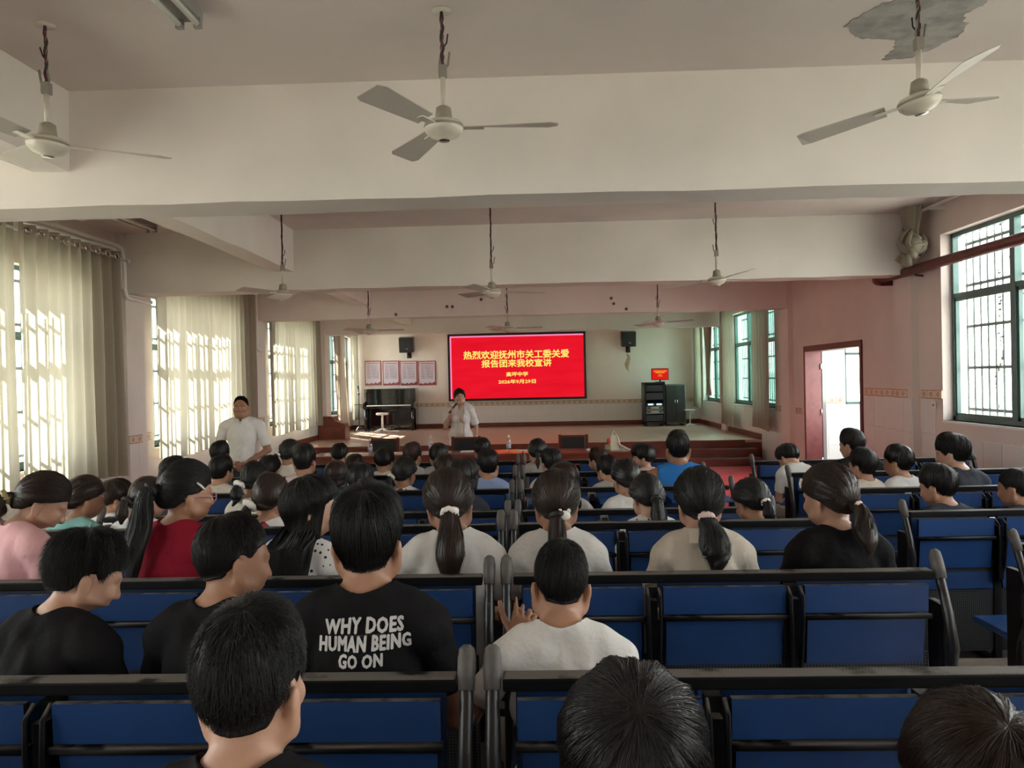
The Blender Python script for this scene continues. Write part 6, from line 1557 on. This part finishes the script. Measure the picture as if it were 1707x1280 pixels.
# --- sixth bench
person('boy with bare neck and visible ear nearest the standing man', 369, 782, row=5, s=1.0, head=(-14, 8, 0), shirt='cream', seed=61, thick=0.022)
person('boy in pale pink shirt with neat black hair near the stage steps', 508, 764, row=5, s=1.04, head=(-6, 2, 0), shirt='palepink', seed=62, thick=0.021)
person('dark head just visible between scrunchie girl and pale pink boy', 449, 780, row=5, tpl='far_f', s=0.92, head=(0, 12, 0), hair='girl', shirt='charcoal', seed=63)
person('student in a dark green top with loose hair', 560, 790, row=5, tpl='far_f', s=0.98, head=(6, 16, 0), lean=8, hair='girl', shirt='green', seed=64, ext=(0.08, 62), hc='brown')
person('short-haired student leaning in beside the dark green top', 592, 776, row=6, s=0.92, head=(-16, 8, 0), shirt='charcoal', seed=65, thick=0.024, hc='brown')
person('girl with red collar, flecked white shirt and small white scrunchie', 674, 785, row=5, tpl='far_f', s=1.02, head=(-20, 8, 0), hair='girl', shirt='fleck', seed=66, tail=dict(pole=114, az=25, len=0.14, w=0.026, tie=1.0), tie=SCRW, collar=(REDC, 'scarf'))
person('dark-haired student in front of the dark vest', 742, 778, row=5, tpl='far_f', s=0.95, head=(8, 10, 0), hair='girl', shirt='charcoal', seed=67, hc='brown')
person('boy in light blue T-shirt at the narrow gap between benches', 813, 772, row=5, s=0.98, head=(12, 8, 0), shirt='blue', seed=68, thick=0.024)
person('short-haired student in white collar across the gap from blue shirt', 919, 768, row=5, s=0.95, head=(16, 12, 0), shirt='white', seed=69, thick=0.022)
person('boy bowing sideways in front of the flower scrunchie girl', 1012, 781, row=5, s=0.98, head=(26, 22, 0), lean=10, shirt='grey', seed=70, thick=0.022)
person('broad-shouldered man in a bright blue sleeveless vest', 1130, 742, row=5, s=1.12, head=(0, 0, 0), lean=2, shirt='tank', tank=True, seed=71, skin=2, thick=0.016, hair='fade', wide=1.15, strands=500, lift=0.008)
# --- seventh bench
person('student with head framed by the standing man\'s dark trousers', 367, 754, row=6, s=0.98, head=(-8, 4, 0), shirt='charcoal', seed=81)
person('girl with pale hair grip and ponytail beside pale pink boy', 483, 752, row=6, tpl='far_f', s=0.98, head=(-14, 4, 0), hair='girl', shirt='cream', seed=82, tail=dict(pole=104, az=30, len=0.2, w=0.024, tie=0.9), tie=SCRW)
person('girl with hair pinned up facing the violet banded bottle', 566, 756, row=7, tpl='far_f', s=0.92, head=(0, 8, 0), hair='girl', shirt='green', seed=83, thick=0.024)
person('student with pale neck in front of the first leather chair', 641, 765, row=6, tpl='far_f', s=0.94, head=(-12, 8, 0), hair='bangs', shirt='cream', seed=84, thick=0.022)
person('short reddish-haired student beside the first leather chair', 688, 757, row=6, s=0.96, head=(-20, 8, 0), shirt='grey', seed=85, hc='red', thick=0.024)
person('girl in grey top in front of a water bottle', 731, 757, row=6, tpl='far_f', s=0.92, head=(-8, 8, 0), hair='girl', shirt='grey', seed=86, hc='soft')
person('girl in grey top with tight ponytail facing the red reflecting table', 896, 750, row=6, tpl='far_f', s=0.92, head=(0, 4, 0), hair='girl', shirt='grey', seed=87, hc='soft', tail=dict(pole=110, len=0.14, w=0.018, tie=0.8), tie=mat('hair_tie_black', (0, 0, 0)))
person('reddish-haired student looking sideways near the cream handbag', 997, 764, row=6, s=0.95, head=(38, 12, 0), shirt='charcoal', seed=88, hc='red', thick=0.022)
person('student with face turned in profile towards the chairs near blue vest', 1072, 759, row=6, s=0.95, yaw=10, head=(62, 8, 0), hair='bangs', shirt='palepink', seed=89, thick=0.024, face=True, skin=1)
# --- front bench
person('student with smooth dark hair in the front row before the middle chair', 803, 746, row=7, tpl='far_f', s=0.96, head=(0, 4, 0), hair='girl', shirt='charcoal', seed=91, hc='soft')
# --- benches along the doorway wall
def rr(k): return RROW[k][0] + 0.22
person('boy in white sailor-collared shirt bending forward over his knees', 1313, 760, Y=rr(3), seat=0.44, s=0.98, yaw=6, head=(14, 22, 0), lean=26, hair='bangs', shirt='white', seed=101, thick=0.024, trousers='grey', skin=1)
person('student in black shirt framed by the bright doorway', 1420, 738, Y=rr(3), seat=0.44, s=1.05, yaw=8, head=(26, 6, 0), lean=8, shirt='black', seed=102, thick=0.027, wide=1.2)
person('boy in white collar facing forward below the doorway jamb', 1438, 772, Y=rr(2), seat=0.44, s=1.0, yaw=4, head=(22, 4, 0), wide=0.68, shirt='cream', seed=103, thick=0.025)
person('boy in white T-shirt with glossy short hair on doorway wall bench', 1497, 766, Y=rr(2), seat=0.44, s=1.02, yaw=8, head=(30, 6, 0), wide=0.72, shirt='white', seed=104, thick=0.022, hc='soft')
person('boy in dark grey T-shirt with thick hair near the barred window', 1587, 751, Y=rr(2), seat=0.44, s=1.10, yaw=12, head=(30, 10, 0), shirt='charcoal', seed=105, thick=0.029, wide=0.92, strands=500, skin=1)
person('dark bushy head just above a blue flap on doorway wall bench', 1563, 806, Y=rr(1), seat=0.44, s=1.08, yaw=8, head=(24, 10, 0), lean=8, shirt='charcoal', seed=106, thick=0.026)
person('boy with shaved hair just above the bench nearest the barred window', 1694, 808, Y=rr(1), seat=0.44, s=1.06, yaw=10, head=(22, 8, 0), lean=6, shirt='charcoal', seed=107, thick=0.009, hair='fade', strands=300, lift=0.002)

# --- the two adults on their feet
em, Pm, shm = person('man in white short-sleeved shirt standing with hands folded before him', 402, 676, Y=7.95, tpl='man', s=1.0, yaw=186, head=(4, 0, 2), lean=-1, hair='thin', thick=0.010, hc='black', strands=900, lift=0.003, slen=0.3, shirt='white', trousers='navy', skin=2, seed=111, face=True, stand=0.86, collar=(CL['white'], 'shirt'), fold=0.0022)
SHM = TPL['man']
m = MB(); m.box(-0.016, 0.016, 0.0, 0.004, 0.02, 0.50)
bv = BVHTree.FromPolygons([tuple(p) for p in SHELL[('man', 'shirt', 0.012, '')][0]], [tuple(int(i) for i in t_) for t_ in SHELL[('man', 'shirt', 0.012, '')][1]])
def drape(x, z, yfrom=0.6, d=-1, lift=0.003):
    h = bv.ray_cast(Vector((x, yfrom, z)), Vector((0, d, 0)))[0]; return (x, (h.y if h else 0.12) - d * lift, z)
zs = [0.02 + 0.46 * i / 24 for i in range(25)]
pl_v = [drape(x, z) for z in zs for x in (-0.017, 0.017)]
MBp = MB().add(Pm(np.array(pl_v), 0.0).tolist(), [(2 * i, 2 * i + 1, 2 * i + 3, 2 * i + 2) for i in range(24)]); MBp.build('placket', CL['white'], em)
for z in (0.08, 0.16, 0.24, 0.32, 0.40):
    c_ = Pm(np.array([drape(0, z, lift=0.005)]), 0.0)[0]; MB().ball(tuple(c_), (0.006, 0.003, 0.006), 10, 6).build('button', mat('shirt_button', (0.6, 0.6, 0.58), 0.3), em)
bl = [Pm(np.array([[0.150 * math.sin(a) * 1.03, 0.122 * math.cos(a) * 1.05, 0.012]]), 0.0)[0] for a in [2 * math.pi * q / 28 for q in range(29)]]
MB().tube([tuple(q) for q in bl], 0.018, 6, cap=False).build('belt', mat('belt', (0.012, 0.011, 0.01), 0.4), em)

ew, Pw, shw = person('woman in open white cardigan standing and speaking into a microphone', 766, 659, Y=11.75, tpl='woman', s=1.0, yaw=176, head=(16, 2, 4), lean=0, hair='bangs', thick=0.018, hc='brown', strands=900, lift=0.003, shirt='cream', trousers='charcoal', skin=1, seed=112, face=True, stand=0.83, tail=dict(pole=112, len=0.10, w=0.022), tie=mat('hair_tie_black', (0, 0, 0)))
TW = TPL['woman']; Sc = np.minimum(TW['shirt'], np.where((TW['V'][:, 1] > 0.01) & (TW['reg'] != 'arm'), np.abs(TW['V'][:, 0] + 0.01) - 0.055 - 0.0 * TW['V'][:, 2], 1))
VV, TT = shell('woman', 'shirt', 0.024, 0.004, Sc, 'cardigan'); link('cardigan', np_mesh('cardigan', Pw(VV), TT), CL['white'], ew)
# microphone in her right hand
wm = Pw(np.array([[0.115 - 0.25 * 0.07 - 0.012, 0.165 + 0.2 * 0.07 + 0.012, 0.475 + 0.95 * 0.07]]), 0.0)[0]
R_w = np.array(Matrix.Rotation(R(176), 3, 'Z')); w0 = np.array(ew.location) + R_w @ wm
mouth = Pw(np.array([[0.04, 0.165, 0.655]]), 1.0)[0]; w1 = np.array(ew.location) + R_w @ mouth
d = w1 - w0; d = d / np.linalg.norm(d)
mi = empty('microphone', tuple(w1 - d * 0.235), label="black handheld microphone with silver head in the woman's raised hand", cat='microphone')
q0 = Vector(d); MB().tube([(0, 0, 0), tuple(q0 * 0.05), tuple(q0 * 0.19)], [0.012, 0.013, 0.017], 12).build('handle', BLACKM, mi)
MB().ball(tuple(q0 * 0.215), 0.027, 16, 10).build('head', mat('mic_mesh', (0.35, 0.35, 0.34), 0.4, metal=0.8), mi)

# --- lettering across the black T-shirt
e1, P1, s1 = p1c
TV, TT_ = P1(SHELL[('near', 'shirt', 0.012, '')][0]), SHELL[('near', 'shirt', 0.012, '')][1]
bvh = BVHTree.FromPolygons([tuple(p) for p in TV], [tuple(int(i) for i in t_) for t_ in TT_])
PRINT = mat('white_print', (0.62, 0.62, 0.63), 0.7); PRINTD = mat('faint_print', (0.06, 0.06, 0.065), 0.8)
sc1 = PEOPLE['boy in black T-shirt with white lettering across his back'][3]
def shirt_text(body, px0, px1, py, hpx, m_, bold):
    a = at(px0, py, e1.location.y - 0.13); b = at(px1, py, e1.location.y - 0.13); w = (b.x - a.x) / sc1; h = hpx / FPX * a.y / sc1
    me = text_mesh(body, width=w, height=h, bold=bold, spacing=1.10); n = len(me.vertices); co = np.empty(n * 3, np.float32); me.vertices.foreach_get('co', co); co = co.reshape(-1, 3)
    cx_ = ((a.x + b.x) / 2 - e1.location.x) / sc1; cz_ = ((a.z + b.z) / 2 - e1.location.z) / sc1; out = np.zeros_like(co)
    for i, (x, z, _) in enumerate(co):
        X_, Z_ = cx_ + float(x), cz_ + float(z) - float(x) * -0.02; hit = bvh.ray_cast(Vector((X_, -1.0, Z_)), Vector((0, 1, 0)))[0]; out[i] = (X_, (hit.y if hit else -0.12) - 0.0035, Z_)
    me.vertices.foreach_set('co', out.ravel()); me.update(); o = bpy.data.objects.new('lettering', me); COL.objects.link(o); me.materials.append(m_); o.parent = e1
shirt_text('WHY DOES', 533, 665, 1054, 23, PRINT, 0.04)
shirt_text('HUMAN BEING', 524, 678, 1081, 23, PRINT, 0.04)
shirt_text('GO ON', 560, 633, 1108, 20, PRINT, 0.04)
shirt_text('on the hand of creation.', 560, 638, 1068, 5, PRINTD, 0.0)

# --- the white bear-eared clip
e2, P2, _ = p2e
oh = PEOPLE['girl in white T-shirt with a white bear-eared hair clip'][5]
cy_, cz_ = -0.112, 0.672
WC = mat('white_clip', (0, 0, 0)); cl = oh(MB().ball((0.028, cy_, cz_), (0.024, 0.012, 0.019), 18, 10), 'hair_clip', WC)
for sg in (-1, 1): oh(MB().ball((0.028 + sg * 0.017, cy_, cz_ + 0.018), (0.008, 0.006, 0.009), 12, 8), 'clip_ear', WC, cl)
oh(MB().ball((0.013, cy_ - 0.006, cz_ + 0.014), (0.006, 0.004, 0.006), 10, 6), 'clip_bow', mat('pink_bow', (0.6, 0.25, 0.28), 0.5), cl)
